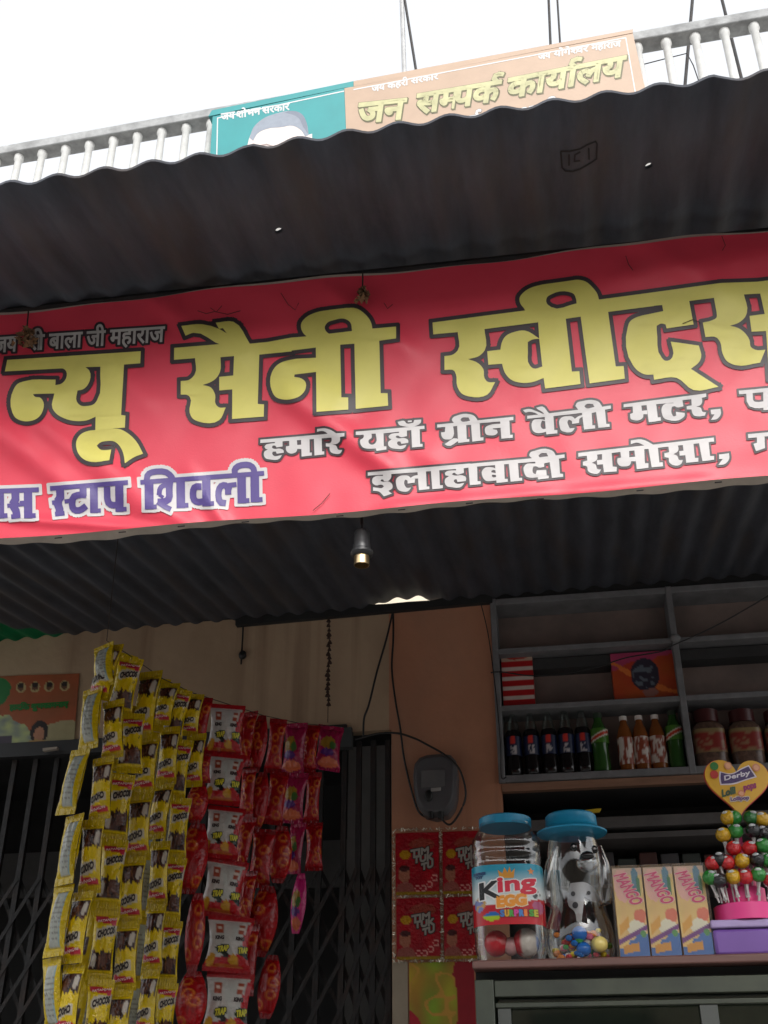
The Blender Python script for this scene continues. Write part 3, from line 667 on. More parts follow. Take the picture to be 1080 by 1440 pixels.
whi = [
 plist((360, 590, 7.714), [[(47,218),(400,188),(700,162),(805,150),(958,147),(958,183),(910,190),(800,197),(47,255)], [(662,102),(752,95),(870,150),(910,190),(800,168),(735,127),(712,124),(662,132)],
  [(205,238),(288,230),(288,292),(222,302),(210,284),(180,286),(172,303),(190,316),(265,316),(298,335),(300,360),(225,370),(215,346),(182,348),(176,372),(186,388),(280,386),(255,424),(150,432),(105,420),(86,388),(90,350),(128,325),(104,316),(92,296),(105,275),(145,262),(205,256)],
  [(360,220),(442,212),(448,275),(492,272),(492,320),(448,318),(440,345),(410,365),(370,368),(340,352),(325,325),(325,292),(362,285)], [(488,205),(580,200),(582,358),(605,358),(605,390),(495,402)], [(628,198),(712,190),(716,345),(740,345),(740,378),(635,390)],
  [(818,186),(910,178),(908,235),(880,262),(830,270),(870,285),(890,325),(935,330),(915,365),(850,370),(815,355),(800,330),(798,295),(758,292),(758,258),(810,250),(820,230)]]),
 plist((495, 580, 9), [[(48,243),(915,168),(918,208),(700,228),(600,243),(395,265),(240,270),(95,285),(48,285)],
  [(130,265),(245,258),(245,325),(212,350),(210,380),(235,405),(270,405),(298,385),(298,250),(398,245),(402,428),(435,430),(435,470),(310,487),(300,455),(190,458),(135,440),(112,410),(108,345),(140,325),(150,295)],
  [(590,236),(695,224),(695,300),(605,308),(590,295),(560,298),(552,312),(575,325),(670,325),(710,350),(712,385),(625,397),(612,368),(580,370),(568,390),(582,412),(690,408),(665,448),(550,460),(490,445),(460,415),(460,375),(500,340),(470,325),(462,300),(490,275),(540,262),(598,258)],
  [(750,205),(855,195),(862,398),(893,398),(893,432),(760,443)], [(578,118),(668,112),(685,135),(775,130),(790,95),(875,90),(870,130),(840,155),(640,172),(595,155)], [(705,105),(755,100),(755,120),(707,122)]]),
 plist((610, 575, 8.308), [[(40,182),(240,163),(500,135),(930,92),(930,132),(780,147),(540,167),(240,203),(40,218)], [[(235,165),(212,130),(225,100),(270,78),(420,62),(470,80),(500,115),(515,150),(510,180),(240,200)], [(425,138),(330,148),(310,130),(325,108),(405,100)]],
  [(135,200),(225,192),(228,320),(205,350),(160,358),(115,350),(90,315),(85,275),(130,270)], [(270,345),(300,365),(160,432),(125,412)], [(272,185),(378,175),(385,352),(415,352),(415,383),(285,398)], [(435,172),(535,160),(545,335),(580,332),(580,368),(450,382)],
  [(787,172),(787,220),(690,228),(692,238),(735,245),(745,275),(725,300),(660,310),(615,300),(598,260),(605,215),(650,190)], [(775,135),(882,125),(892,302),(922,302),(922,338),(790,348)]]),
 plist((730, 550, 7.714), [[(88,268),(290,245),(640,202),(800,185),(995,155),(995,190),(930,203),(690,236),(370,272),(88,300)], [(42,205),(110,192),(180,215),(280,255),(250,268),(170,235),(110,225),(65,230)], [(185,180),(255,168),(325,240),(370,262),(290,265),(250,225),(200,195)],
  [(287,330),(250,318),(238,345),(240,395),(262,412),(292,405),(292,440),(240,455),(190,455),(150,430),(138,395),(138,345),(155,315),(200,305),(240,305),(285,315)], [(275,250),(370,245),(382,422),(415,422),(415,458),(295,470)],
  [(692,270),(655,300),(650,345),(575,355),(570,325),(540,310),(525,330),(535,375),(550,405),(605,400),(575,440),(500,445),(455,425),(440,380),(440,310),(465,285),(530,272),(580,278),(605,300),(640,275),(692,258)], [(680,225),(785,210),(795,370),(825,370),(825,405),(705,418)],
  [[(640,200),(610,160),(625,130),(690,108),(810,98),(860,115),(890,150),(905,185),(900,215),(660,225)], [(818,172),(725,182),(708,165),(725,145),(800,140)]], [(830,195),(930,185),(945,355),(980,355),(982,388),(860,398)]]),
 plist((870, 545, 7.2), [[(50,168),(885,60),(887,95),(850,103),(650,128),(550,153),(50,200)], [(140,180),(228,170),(235,235),(287,230),(290,270),(250,270),(245,305),(215,328),(160,332),(125,320),(115,270),(145,255)], [(280,160),(378,148),(395,302),(425,300),(428,335),(305,352)],
  [(550,140),(645,120),(655,190),(585,200),(570,190),(540,195),(535,215),(545,280),(555,290),(582,285),(580,245),(670,258),(668,285),(640,315),(500,328),(460,310),(440,270),(435,210),(455,175),(555,157)],
  [(735,105),(838,92),(845,145),(830,175),(785,192),(830,205),(850,245),(885,250),(872,285),(800,292),(760,280),(742,245),(738,222),(690,222),(688,190),(740,180)], [(930,225),(1030,215),(1035,265),(995,318),(935,328),(970,272),(938,270)]]),
 letters((870, 530, 5.143), [([(870, 113), (1250, 78)], 28)], [([(945, 110), (950, 190), (1000, 207), (1060, 198)], 46)], [(1075, 90, 240, 60, 24)]),
 plist((510, 640, 7.2), [[(52,175),(1090,84),(1090,124),(1020,134),(550,173),(290,192),(52,208)],
  [(205,188),(288,178),(288,225),(260,260),(215,265),(210,248),(190,245),(180,260),(195,268),(270,270),(300,300),(300,335),(260,362),(295,390),(215,418),(165,370),(105,362),(105,325),(140,330),(205,328),(215,315),(200,302),(130,305),(102,285),(102,235),(140,212),(205,210)],
  [(572,235),(530,240),(525,280),(455,288),(452,258),(430,248),(422,265),(428,310),(445,330),(490,328),(465,362),(400,368),(360,350),(342,310),(345,235),(370,215),(420,205),(465,212),(485,230),(520,210),(572,200)], [(555,160),(640,152),(648,318),(675,318),(675,345),(570,355)], [(690,148),(775,140),(782,305),(812,305),(812,335),(705,345)],
  [(945,132),(1022,124),(1025,180),(945,192),(935,180),(915,182),(905,195),(925,205),(1010,205),(1045,225),(1045,262),(960,272),(952,245),(930,248),(922,265),(940,285),(1028,282),(1005,315),(900,325),(850,312),(832,280),(835,245),(875,212),(838,205),(832,180),(850,165),(895,155),(945,155)]]),
 plist((650, 625, 7.2), [[(60,197),(700,140),(790,130),(1035,100),(1038,135),(980,144),(740,175),(60,232)], [(62,220),(150,210),(155,372),(185,372),(188,402),(78,412)],
  [(350,270),(320,258),(295,268),(295,282),(340,290),(345,310),(305,305),(298,320),(312,332),(350,328),(350,362),(290,372),(240,368),(210,335),(203,265),(225,240),(290,230),(335,245)], [(330,190),(422,178),(430,348),(460,348),(462,378),(348,390)], [(470,174),(562,165),(575,338),(605,338),(607,367),(490,378)],
  [(740,155),(828,148),(830,228),(775,235),(750,222),(720,225),(712,250),(720,290),(745,300),(755,262),(850,258),(855,312),(878,318),(875,342),(770,355),(765,332),(690,338),(650,325),(628,285),(622,235),(640,205),(740,192)],
  [[(705,140),(680,110),(690,82),(730,65),(880,50),(925,75),(945,110),(950,140),(930,155),(720,165)], [(870,120),(785,132),(772,115),(788,95),(855,88)]], [(880,142),(978,130),(990,295),(1020,298),(1022,328),(908,340)]]),
 plist((810, 605, 4.696), [[(15,150),(475,98),(510,95),(910,48),(912,75),(470,124),(15,175)], [(362,68),(430,60),(520,100),(500,120),(455,102),(400,82),(362,92)],
  [(70,160),(138,152),(138,195),(105,215),(130,228),(140,255),(165,260),(150,283),(105,285),(80,270),(72,240),(45,232),(45,208),(75,200)], [(172,150),(235,142),(242,240),(270,242),(268,272),(185,278),(178,225),(140,228),(138,198),(172,195)],
  [(292,135),(350,128),(352,178),(392,175),(394,205),(365,205),(355,230),(320,240),(285,232),(272,205),(275,185),(298,180)], [(385,128),(450,118),(455,218),(478,218),(478,248),(402,258)], [(478,118),(540,108),(550,212),(572,212),(575,238),(500,245)],
  [(610,104),(672,94),(675,135),(645,158),(668,170),(680,195),(705,198),(695,222),(640,230),(618,215),(612,182),(585,178),(583,152),(615,145)], [(705,92),(775,84),(785,182),(808,182),(808,208),(728,215),(722,165),(685,168),(682,138),(710,135)], [(812,82),(875,72),(885,170),(912,170),(912,195),(835,205)], [(945,160),(1010,152),(1012,185),(985,222),(940,230),(968,190),(945,190)]]),
 letters((800, 590, 3.857), [([(972, 90), (1250, 64)], 22)], [([(1040, 90), (1042, 140), (1008, 152)], 42)], [(1130, 80, 190, 44, 18)])]
for q in (merge(*whi[:6]), merge(*whi[6:])): on_banner('menu_outline', q.fat(3.0), m_ink, .0016); on_banner('menu_lettering', q, m_white, .0026)
K = crop(0, 440, 4.32); blk = []
for tk, x0, x1 in ((['जय'], -30, 105), ([('half', 'श'), ('ra',), 'री'][0:1] + ['रो'[0:0]] + ['ी'], 175, 270), (['बाला'], 302, 500), (['जी'], 530, 640), (['महाराज'], 672, 1000)):
    tk = [q for q in tk if q != '']; yy = lambda x: 150 - (x - 0) * .066
    sh_ = dev(tk); blk.append(fit(sh_, K(x0, yy(x0)), K(x1, yy(x1)), (-1.2, 20.5)))
blk = merge(*blk)
on_banner('blessing_outline', blk.fat(3.6), m_ink, .0016); on_banner('blessing_lettering', merge(blk, blk.fat(.75)), m_grey, .0026)
# fine dark strands drawn for crease marks in the cloth
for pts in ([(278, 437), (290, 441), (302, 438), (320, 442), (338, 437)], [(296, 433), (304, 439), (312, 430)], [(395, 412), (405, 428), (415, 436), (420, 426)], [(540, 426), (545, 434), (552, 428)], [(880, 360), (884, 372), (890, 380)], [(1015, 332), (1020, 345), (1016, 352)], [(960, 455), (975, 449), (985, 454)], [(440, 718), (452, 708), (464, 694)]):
    MB().tube([bsurf(x, y, .004) for x, y in pts], .0007, 5).build('crease_mark', pmat('crease_mark', (.05, .03, .02), .9), ban)
# dried garland tufts
for cx, cy, wd, hh, lab, top in ((37, 474, 15, 26, 'dried brown leaf tuft hanging over the small white wording', (40, 452)), (510, 414, 9, 17, 'dried brown leaf tuft hanging above the yellow lettering near mid banner', (510, 398))):
    rt = thing('dried_garland', lab, 'garland', bsurf(cx, cy, .03)); mb = MB()
    for k in range(90):
        u = random.random(); x = cx + random.gauss(0, 1) * wd * .38 * (.4 + u); y = cy - hh / 2 + hh * u; c_ = bsurf(x, y, .012 + random.random() * .022)
        d1 = Vector((random.gauss(0, 1), random.gauss(0, 1), random.gauss(0, 1))).normalized() * .011; d2 = Vector((random.gauss(0, 1), random.gauss(0, 1), random.gauss(0, 1))).normalized() * .007
        mb.add([c_ - d1, c_ - d2 * .6, c_ + d1, c_ + d2], [(0, 1, 2, 3)])
    mb.build('leaves', pmat('dried_leaves', (.20, .11, .055), .9, 0, .5, 90), rt)
    MB().tube([at(top[0], btop(top[0]) - 4, YB - .01), bsurf(cx, cy, .02)], .0018, 6).build('string', M_cord, rt)

# ------------------------------------------------------------------ bulb holder under the banner
YH = YB + .05
c0 = at(509, 757, YH); k = mpp(c0)
bh = thing('bulb_holder', 'empty black bulb holder with a brass collar hanging below the banner', 'lamp holder', at(509, 800, YH))
zz = lambda py: at(509, py, YH).z
cxy = (c0.x, c0.y)
MB().lathe([(k * 2, zz(736)), (k * 2, zz(746)), (k * 9, zz(747)), (k * 11, zz(750)), (k * 11.3, zz(765)), (k * 12, zz(766)), (k * 12.5, zz(773)), (k * 11.5, zz(774))], cxy, 24).build('cap', pmat('black_bakelite', (.03, .03, .032), .35), bh)
MB().lathe([(k * 11, zz(773.5)), (k * 15.5, zz(775)), (k * 16.5, zz(779)), (k * 14, zz(782)), (k * 11, zz(783))], cxy, 10).build('ring', pmat('black_bakelite', (.03, .03, .032), .35), bh)
MB().lathe([(k * 10.4, zz(782.5)), (k * 10.8, zz(784)), (k * 10.8, zz(795)), (k * 9.6, zz(795.2)), (k * 9.4, zz(785))], cxy, 24, cap=False).build('collar', pmat('brass', (.8, .6, .33), .28, 1, .1), bh)
MB().tube([at(509, 720, YH), at(509, 738, YH)], .004).build('wire', M_black, bh)

# ------------------------------------------------------------------ folding gate on the left
YG = YW + .03
gate = thing('folding_gate', 'dark collapsible steel lattice gate closing the left doorway', 'gate', Vector((at(250, 1400, YG).x, YG, .62)))
gx0 = at(-300, 1200, YG).x; gx1 = xg1 - .008
MB().box((gx0, YG - .05, zg - .035), (at(490, 1040, YG).x, YG - .012, at(300, 1022, YG).z - .04)).build('top_rail', pmat('gate_head', (.03, .03, .032), .6), gate)
MB().prism(pxpoly([(428, 1030), (494, 1022), (494, 1050), (428, 1052)], YG - .06), (0, .045, 0)).build('lock_box', pmat('grey_box', (.06, .065, .065), .6), gate)
xs = []; x = gx1 - .012
while x > gx0: xs.append(x); x -= (.062 if len(xs) < 4 else .1)
for x in xs: MB().box((x - .011, YG - .011, .64), (x + .011, YG + .011, zg - .037)).build('upright', M_dark, gate)
rows = [1.66, 1.84, 2.02, 2.20]
lt = 0
for i in range(len(xs) - 1):
    xa, xb_ = xs[i], xs[i + 1]
    for j, z in enumerate(rows):
        mbx = MB()
        for s1, yo in ((1, -.014), (-1, .014)):
            a_ = Vector((xa, YG + yo, z + (.09 if s1 > 0 else -.09))); b_ = Vector((xb_, YG + yo, z - (.09 if s1 > 0 else -.09)))
            d = (b_ - a_).normalized(); nn = Vector((d.z, 0, -d.x)) * .008
            mbx.prism([a_ - nn, a_ + nn, b_ + nn, b_ - nn], (0, .003, 0))
        if lt < 99: mbx.build('lattice', M_dark, gate)
        lt += 1

# ------------------------------------------------------------------ wall fittings
hk = [at(342, 878, YW - .015), at(341, 900, YW - .012), at(340, 915, YW - .012), at(339, 934, YW - .012)]
r_ = thing('wall_hook', 'dark cord and knob hanging on the cream wall below the beam', 'hook', hk[2])
MB().tube(hk, .004).build('cord', M_black, r_); MB().ball(at(341, 921, YW - .02), .018, 1, .8, 1.2).build('knob', M_black, r_)
r_ = thing('hanging_garland', 'slim dark string of dried leaves hanging down the cream wall', 'garland', at(462, 995, YW - .03))
MB().tube([at(463.5, 868, YW - .03), at(462, 940, YW - .03), at(461, 1016, YW - .03)], .0016, 5).build('string', M_cord, r_)
mb = MB(); yy = 872
while yy < 994:
    c_ = at(463 - (yy - 870) * .012 + random.gauss(0, .8), yy, YW - .03); s_ = random.uniform(.8, 1.2)
    if not (897 < yy < 902): mb.lathe([(.001, c_.z + .010 * s_), (.004 * s_, c_.z + .005), (.0095 * s_, c_.z - .006), (.011 * s_, c_.z - .009 * s_)], (c_.x, c_.y), 7)
    yy += random.uniform(4.2, 6.8)
mb.build('dried_leaf', pmat('dried_leaf_bead', (.06, .03, .022), .9), r_)
def wire(lab, pts, Y, r=.0045, name='cable'):
    p = [at(x, y, Y - random.uniform(0, .004)) for x, y in pts]
    # smooth the path
    q = []
    for i in range(len(p) - 1):
        a, b_, c_, d = p[max(i - 1, 0)], p[i], p[i + 1], p[min(i + 2, len(p) - 1)]
        for s in range(6):
            t_ = s / 6; q.append(.5 * ((2 * b_) + (c_ - a) * t_ + (2 * a - 5 * b_ + 4 * c_ - d) * t_ * t_ + (3 * b_ - a - 3 * c_ + d) * t_ ** 3))
    q.append(p[-1]); return tag(MB().tube(q, r, 6).build(name, M_black, None, p[0]), lab, 'cable')
wire('black cable slanting down left from the beam to the gate head', [(552, 862), (543, 900), (530, 945), (519, 990), (512, 1010), (511, 1036)], YW - .03)
wire('black cable dropping from the beam to the left of the meter box', [(553, 862), (553, 900), (551, 940), (556, 985), (563, 1025), (568, 1065), (577, 1105), (588, 1140), (602, 1150), (610, 1148)], YW - .02)
wire('black cable looping over the meter box and round its right side', [(500, 1040), (530, 1032), (558, 1031), (582, 1038), (600, 1047), (626, 1062), (646, 1082), (655, 1115), (648, 1140), (634, 1159), (624, 1155), (620, 1146)], YW - .10)
wire('thin wire sagging across the shelf unit in front of the boxes', [(690, 946), (705, 945), (745, 950), (790, 948), (840, 938), (880, 925), (930, 916), (945, 908), (975, 895), (1020, 873), (1080, 838), (1140, 800)], YW - .06, .0028)
wire('thin wire hanging down the wall left of the shelf post', [(676, 848), (684, 880), (690, 915), (699, 990), (704, 1050), (705, 1092), (712, 1093)], YW - .02, .0025)
# meter box
mt = thing('meter_box', 'grey rounded electric meter box on the orange wall', 'meter', at(611, 1150, YW))
prof = [(583, 1075), (590, 1066), (600, 1062), (622, 1060), (634, 1062), (641, 1070), (643, 1090), (642, 1120), (638, 1135), (630, 1146), (612, 1150), (596, 1146), (586, 1132), (582, 1110), (581, 1090)]
f = pxpoly(prof[::-1], YW - .075); cen = sum(f, Vector()) / len(f)
mb = MB(); ft = [cen + (q - cen) * .86 + Vector((0, -.022, 0)) for q in f]; n = len(f)
mb.prism(f, (0, .074, 0)); mb.add(f + ft, [(i, (i + 1) % n, (i + 1) % n + n, i + n) for i in range(n)] + [tuple(range(n, 2 * n))], 0, None, False)
mb.build('casing', pmat('grey_plastic', (.10, .10, .105), .45, 0, .15), mt, bevel=.004)
MB().prism(pxpoly([(592, 1108), (626, 1106), (626, 1082), (592, 1084)], YW - .101), (0, .006, 0)).build('window', pmat('meter_window', (.16, .16, .16), .25), mt)
MB().prism(pxpoly([(606, 1113), (620, 1112), (620, 1107), (606, 1108)], YW - .104), (0, .004, 0)).build('rating_plate', pmat('dull_white', (.4, .38, .36), .5), mt)
mb = MB(); c_ = at(603, 1119, YW - .10); mb.ball(c_, .016, 1, .5, 1.5); mb.build('knob', M_black, mt)
mb = MB()
for px in (606, 620): c_ = at(px, 1146, YW - .09); mb.lathe([(.012, c_.z - .016), (.012, c_.z + .012)], (c_.x, c_.y), 12)
mb.build('cable_gland', M_black, mt)

# ------------------------------------------------------------------ printed sheets on the walls
def painter(layers, base):
    """layers: [(test(u,v), colour)] later ones win"""
    def f(u, v):
        c_ = base(u, v) if callable(base) else base
        for ts, cl in layers:
            if ts(u, v): c_ = cl(u, v) if callable(cl) else cl
        return c_
    return f
def disc(cx, cy, rx, ry): return lambda u, v: ((u - cx) / rx) ** 2 + ((v - cy) / ry) ** 2 < 1
def ringt(cx, cy, rx, ry, k=.45): return lambda u, v: k < ((u - cx) / rx) ** 2 + ((v - cy) / ry) ** 2 < 1
def rect(a, b_, c_, d): return lambda u, v: a < u < c_ and b_ < v < d
def blob(cx, cy, rx, ry, sd=0, amp=.5): return lambda u, v: ((u - cx) / rx) ** 2 + ((v - cy) / ry) ** 2 < 1 + amp * noise.noise(Vector((u * 9 + sd, v * 9, sd)))
def nz(u, v, s, sd): return noise.noise(Vector((u * s + sd, v * s, sd * 1.7)))
def quadsurf(c4, Y, wav=0.0):
    p = pxpoly(c4, Y)      # tl, tr, br, bl
    def f(u, v):
        q = (p[0] * (1 - u) + p[1] * u) * (1 - v) + (p[3] * (1 - u) + p[2] * u) * v
        return q + Vector((0, -wav * (.5 + .5 * math.sin(7 * u + 5 * v + Y)), 0))
    return f
tim = painter([(blob(.62, .2, .3, .1, 1), L(150, 60, 45)), (disc(.22, .36, .12, .08), L(190, 140, 20)), (blob(.2, .68, .13, .13, 2, .3), L(170, 105, 80)), (disc(.2, .58, .12, .05), L(70, 25, 25)), (blob(.22, .9, .2, .1, 3), L(150, 80, 70)),
               (ringt(.5, .9, .06, .05), L(225, 160, 150)), (ringt(.64, .9, .06, .05), L(225, 160, 150)), (ringt(.78, .84, .06, .05), L(225, 160, 150)), (ringt(.9, .74, .07, .055), L(225, 160, 150)), (lambda u, v: v > .955, L(150, 120, 20))],
              lambda u, v: L(165 + 20 * nz(u, v, 5, 2), 14, 30))
cells = [((556, 1172), (617, 1170), (618, 1258), (557, 1259), 'upper left'), ((622, 1170), (676, 1168), (678, 1257), (623, 1258), 'upper right, partly behind the jar'), ((557, 1264), (619, 1262), (620, 1349), (558, 1350), 'lower left'), ((624, 1262), (680, 1260), (682, 1348), (625, 1349), 'lower right, partly behind the jar')]
for a, b_, c_, d, pos in cells:
    rt = thing('snack_packet_card', 'red snack packet pinned on the orange wall, %s of four' % pos, 'packet', at(*c_, YW - .01), 'red packets pinned on the wall')
    sf = quadsurf((a, b_, c_, d), YW - .012, .004)
    MB().grid(sf, 36, 50, tim).build('printed_film', M_print, rt)
    s1 = text_shape('TIM'); s2 = text_shape('TUK'); s3 = text_shape('TU'); allt = Shape()
    for s_, u0, u1, v0, v1 in ((s1, .36, .76, .36, .27), (s2, .42, .86, .47, .37), (s3, .6, .86, .585, .49)):
        bx = bbox(s_); allt = merge(allt, s_.tf(lambda x, y: (u0 + (u1 - u0) * (x - bx[0]) / (bx[2] - bx[0]), v0 + (v1 - v0) * (y - bx[1]) / (bx[3] - bx[1]) - .05 * ((x - bx[0]) / (bx[2] - bx[0]) - .5))))
    mb = MB(); mp_ = lambda u, v, o: sf(u, v) + Vector((0, -o, 0))
    emit(mb, allt.fat(.028), mp_, .001, 0, L(40, 14, 18)); emit(mb, merge(allt, allt.fat(.012)), mp_, .002, 0, L(165, 160, 150)); mb.build('lettering', M_card, rt)
def tinsel(pts, lab, n):
    rt = thing('tinsel_border', lab, 'tinsel', at(*pts[-1], YW - .015)); mb = MB()
    P = [at(x, y, YW - .016) for x, y in pts]
    for i in range(len(P) - 1):
        for k in range(n):
            c_ = P[i].lerp(P[i + 1], random.random()); d1 = Vector((random.gauss(0, 1), random.gauss(0, .5), random.gauss(0, 1))).normalized() * random.uniform(.004, .009); d2 = Vector((random.gauss(0, 1), random.gauss(0, .6), random.gauss(0, 1))).normalized() * .0018
            mb.add([c_ - d1 - d2, c_ + d1 - d2, c_ + d1 + d2, c_ - d1 + d2], [(0, 1, 2, 3)])
    mb.build('foil_strands', pmat('foil_tinsel', (.8, .68, .55), .3, .6, .4, 200), rt)
tinsel([(554, 1352), (553.5, 1168)], 'tinsel strip edging the red packets on the left', 130)
tinsel([(554, 1167), (676, 1164)], 'tinsel strip edging the red packets along the top', 80)
tinsel([(622, 1350), (619.5, 1168)], 'tinsel strip running down between the red packets', 120)
tinsel([(556, 1261), (678, 1259)], 'tinsel strip running across between the red packets', 80)
tinsel([(556, 1352), (682, 1350)], 'tinsel strip edging the red packets along the bottom', 80)
pos = painter([(lambda u, v: v - u * .8 + .35 * nz(u, v, 3, 5) > .62, L(175, 25, 45)), (lambda u, v: u > .66 + .15 * nz(u, v, 4, 9), L(150, 18, 34)), (blob(.3, 1.0, .3, .2, 4), L(205, 95, 95)), (lambda u, v: abs(nz(u, v * 2, 2.5, 11)) < .07 and u < .7, L(200, 150, 60)), (blob(.72, .95, .1, .12, 6), L(90, 60, 50))],
              lambda u, v: L(165 + 50 * nz(u, v, 3, 1), 150 + 40 * nz(u, v, 4, 3), 45))
tag(MB().grid(quadsurf(((575, 1354), (666, 1352), (672, 1500), (577, 1502)), YW - .006, .003), 46, 70, pos).build('wall_poster', M_paper, None, at(620, 1440, YW)), 'yellow green and red fruit poster on the wall below the red packets', 'poster')
MB().box((xg1 + .001, YW - .004, zfl + .01), (at(574, 1400, YW).x, YW - .001, at(560, 1353, YW).z)).build('skirting', pmat('buff_plaster', (.36, .30, .22), .9, 0, .1, 10), shop)
# left wall poster
lp = thing('festival_poster', 'faded orange Hindi greeting poster with small portraits on the left wall', 'poster', at(60, 1048, YW))
pf = quadsurf(((-40, 953), (112, 947), (104, 1048), (-46, 1056)), YW - .006, .004)
fl = [(lambda u, v: u < .42 - .25 * math.sin(v * 5) + .18 * nz(u, v, 6, 3) and v > .3, lambda u, v: L(150 + 60 * nz(u, v, 12, 3), 160 + 60 * nz(u, v, 12, 3), 130)), (blob(.25, .2, .14, .18, 5), L(40, 120, 60)), (blob(.9, .85, .2, .2, 8), L(170, 160, 120)), (rect(.0, .82, .42, 1), L(70, 60, 75))]
for cu in (.47, .6, .73, .87): fl += [(disc(cu, .17, .045, .075), L(190, 170, 120)), (disc(cu, .17, .03, .05), L(110, 75, 55)), (disc(cu, .14, .03, .035), L(45, 32, 28))]
fl += [(disc(.67, .8, .085, .16), L(35, 22, 20)), (disc(.67, .83, .05, .1), L(185, 130, 100)), (blob(.67, 1.02, .14, .12, 7), L(190, 150, 90))]
MB().grid(pf, 90, 60, painter(fl, lambda u, v: L(165 + 14 * nz(u, v, 5, 1), 88, 52))).build('sheet', M_paper, lp)
mb = MB(); wsh = merge(fit(dev(['हा', 'र', 'दिक'][0:0] + ['हादि', 'क']), (.38, .41), (.56, .41), (0, .07)), fit(dev(['शुभकामनाए']), (.58, .41), (.92, .40), (0, .07)))
emit(mb, merge(wsh, wsh.fat(.006)), lambda u, v, o: pf(u, v) + Vector((0, -o, 0)), .002, 0, L(40, 120, 50)); mb.build('lettering', M_card, lp)
tag(MB().prism(pxpoly([(60, 1056), (80, 1053), (80, 1050), (60, 1052)], YW - .05), (0, .02, 0)).build('paper_scrap', pmat('dusty_white_hem', (.42, .36, .30), .8), None, at(70, 1053, YW - .05)), 'small pale paper scrap tucked on the gate head below the poster', 'paper')

# ------------------------------------------------------------------ wall shelf unit
YS = YW - .012; SD = .15
shf = thing('shelf_unit', 'grey wooden wall shelf unit of open compartments right of the orange wall', 'shelf', at(712, 1092, YS))
M_sh = pmat('grey_painted_wood', (.20, .20, .205), .7, 0, .22, 12, .1); M_bk = pmat('brown_grey_ply', (.25, .19, .165), .85, 0, .25, 3, .1, stain=(.1, .085, .08, 1), stain_amt=.6, stain_scale=3.2)
def level(pts, Y): return sum(at(x, y, Y).z for x, y in pts) / len(pts)
zT = level([(700, 843), (940, 824)], YS); z1 = level([(703, 912), (940, 897)], YS); z2 = level([(708, 992), (955, 978)], YS); z3 = level([(711, 1089), (980, 1078)], YS)
xl = at(699, 965, YS).x; xm = at(956, 950, YS).x; xr = at(1400, 950, YS).x; tk_ = .024
for nm, z, t_ in (('top_board', zT, .03), ('shelf_board', z1, tk_), ('shelf_board', z2, tk_), ('bottom_board', z3, .03)):
    MB().box((xl - .012, YS, z - t_), (xr, YS + SD, z)).build(nm, M_sh, shf, bevel=.003)
for x in (xl, xm): MB().box((x - .013, YS - .003, z3 - .032), (x + .013, YS + SD - .002, zT + .002)).build('post', M_sh, shf, bevel=.003)
MB().box((xl - .012, YS + SD + .001, z3 - .03), (xr, YS + SD + .02, zT)).build('back_panel', M_bk, shf)
MB().ball(at(950, 897, YS - .01), .02, 1.1, .6, .9).build('knob', pmat('grey_dust', (.24, .24, .24), .8), shf)
YI = YS + .055
def zsh(z): return z
# boxes on the middle shelf
def stripe_box():
    a, b_ = at(706, 950, YI).x, at(750, 950, YI).x
    rt = thing('striped_box', 'red and white striped box at the left end of the middle shelf', 'box', ((a + b_) / 2, YI, z2))
    zt_ = at(725, 916, YI).z
    def cf(u, v): 
        if v < .17: return L(200, 170, 150) if not blob(.5, .09, .35, .06, 4)(u, v) else L(180, 60, 50)
        return L(190, 28, 32) if ((v - .17) * 5 / .83) % 1 < .66 else L(225, 205, 195)
    m_ = MB().grid(lambda u, v: Vector((a + (b_ - a) * u, YI, zt_ + (z2 + .001 - zt_) * v)), 14, 60, cf)
    m_.add([(a, YI + .001, z2 + .001), (a, YI + .085, z2 + .001), (a, YI + .085, zt_), (a, YI + .001, zt_), (b_, YI + .001, z2 + .001), (b_, YI + .085, z2 + .001), (b_, YI + .085, zt_), (b_, YI + .001, zt_)], [(0, 3, 2, 1), (4, 5, 6, 7), (3, 7, 6, 2), (0, 1, 5, 4)], 0, L(180, 40, 40))
    m_.build('carton', M_card, rt)
stripe_box()
def orange_box():
    a, b_ = at(861, 950, YI).x, at(954, 950, YI).x; zt_ = at(900, 917, YI).z
    rt = thing('orange_carton', 'orange and pink carton with a round dark emblem on the middle shelf', 'box', ((a + b_) / 2, YI, z2))
    cf = painter([(lambda u, v: v < .35 - u * .3 + .1 * nz(u, v, 4, 2), L(190, 70, 110)), (lambda u, v: abs((u - .5) * .7 - (v - .55) + .12 * nz(u, v, 5, 6)) < .05, L(235, 130, 60)), (disc(.5, .46, .22, .33), L(60, 55, 70)), (lambda u, v: disc(.5, .46, .19, .29)(u, v) and nz(u, v, 10, 3) > .12, L(110, 120, 130)), (blob(.55, .82, .12, .08, 3), L(170, 120, 110))], lambda u, v: L(195, 80 + 22 * nz(u, v, 3, 2), 42))
    m_ = MB().grid(lambda u, v: Vector((a + (b_ - a) * u, YI, zt_ + (z2 + .001 - zt_) * v)), 50, 36, cf)
    m_.add([(a, YI + .001, z2 + .001), (a, YI + .085, z2 + .001), (a, YI + .085, zt_), (a, YI + .001, zt_), (b_, YI + .001, z2 + .001), (b_, YI + .085, z2 + .001), (b_, YI + .085, zt_), (b_, YI + .001, zt_)], [(0, 3, 2, 1), (4, 5, 6, 7), (3, 7, 6, 2), (0, 1, 5, 4)], 0, L(190, 70, 40))
    m_.build('carton', M_card, rt)
orange_box()
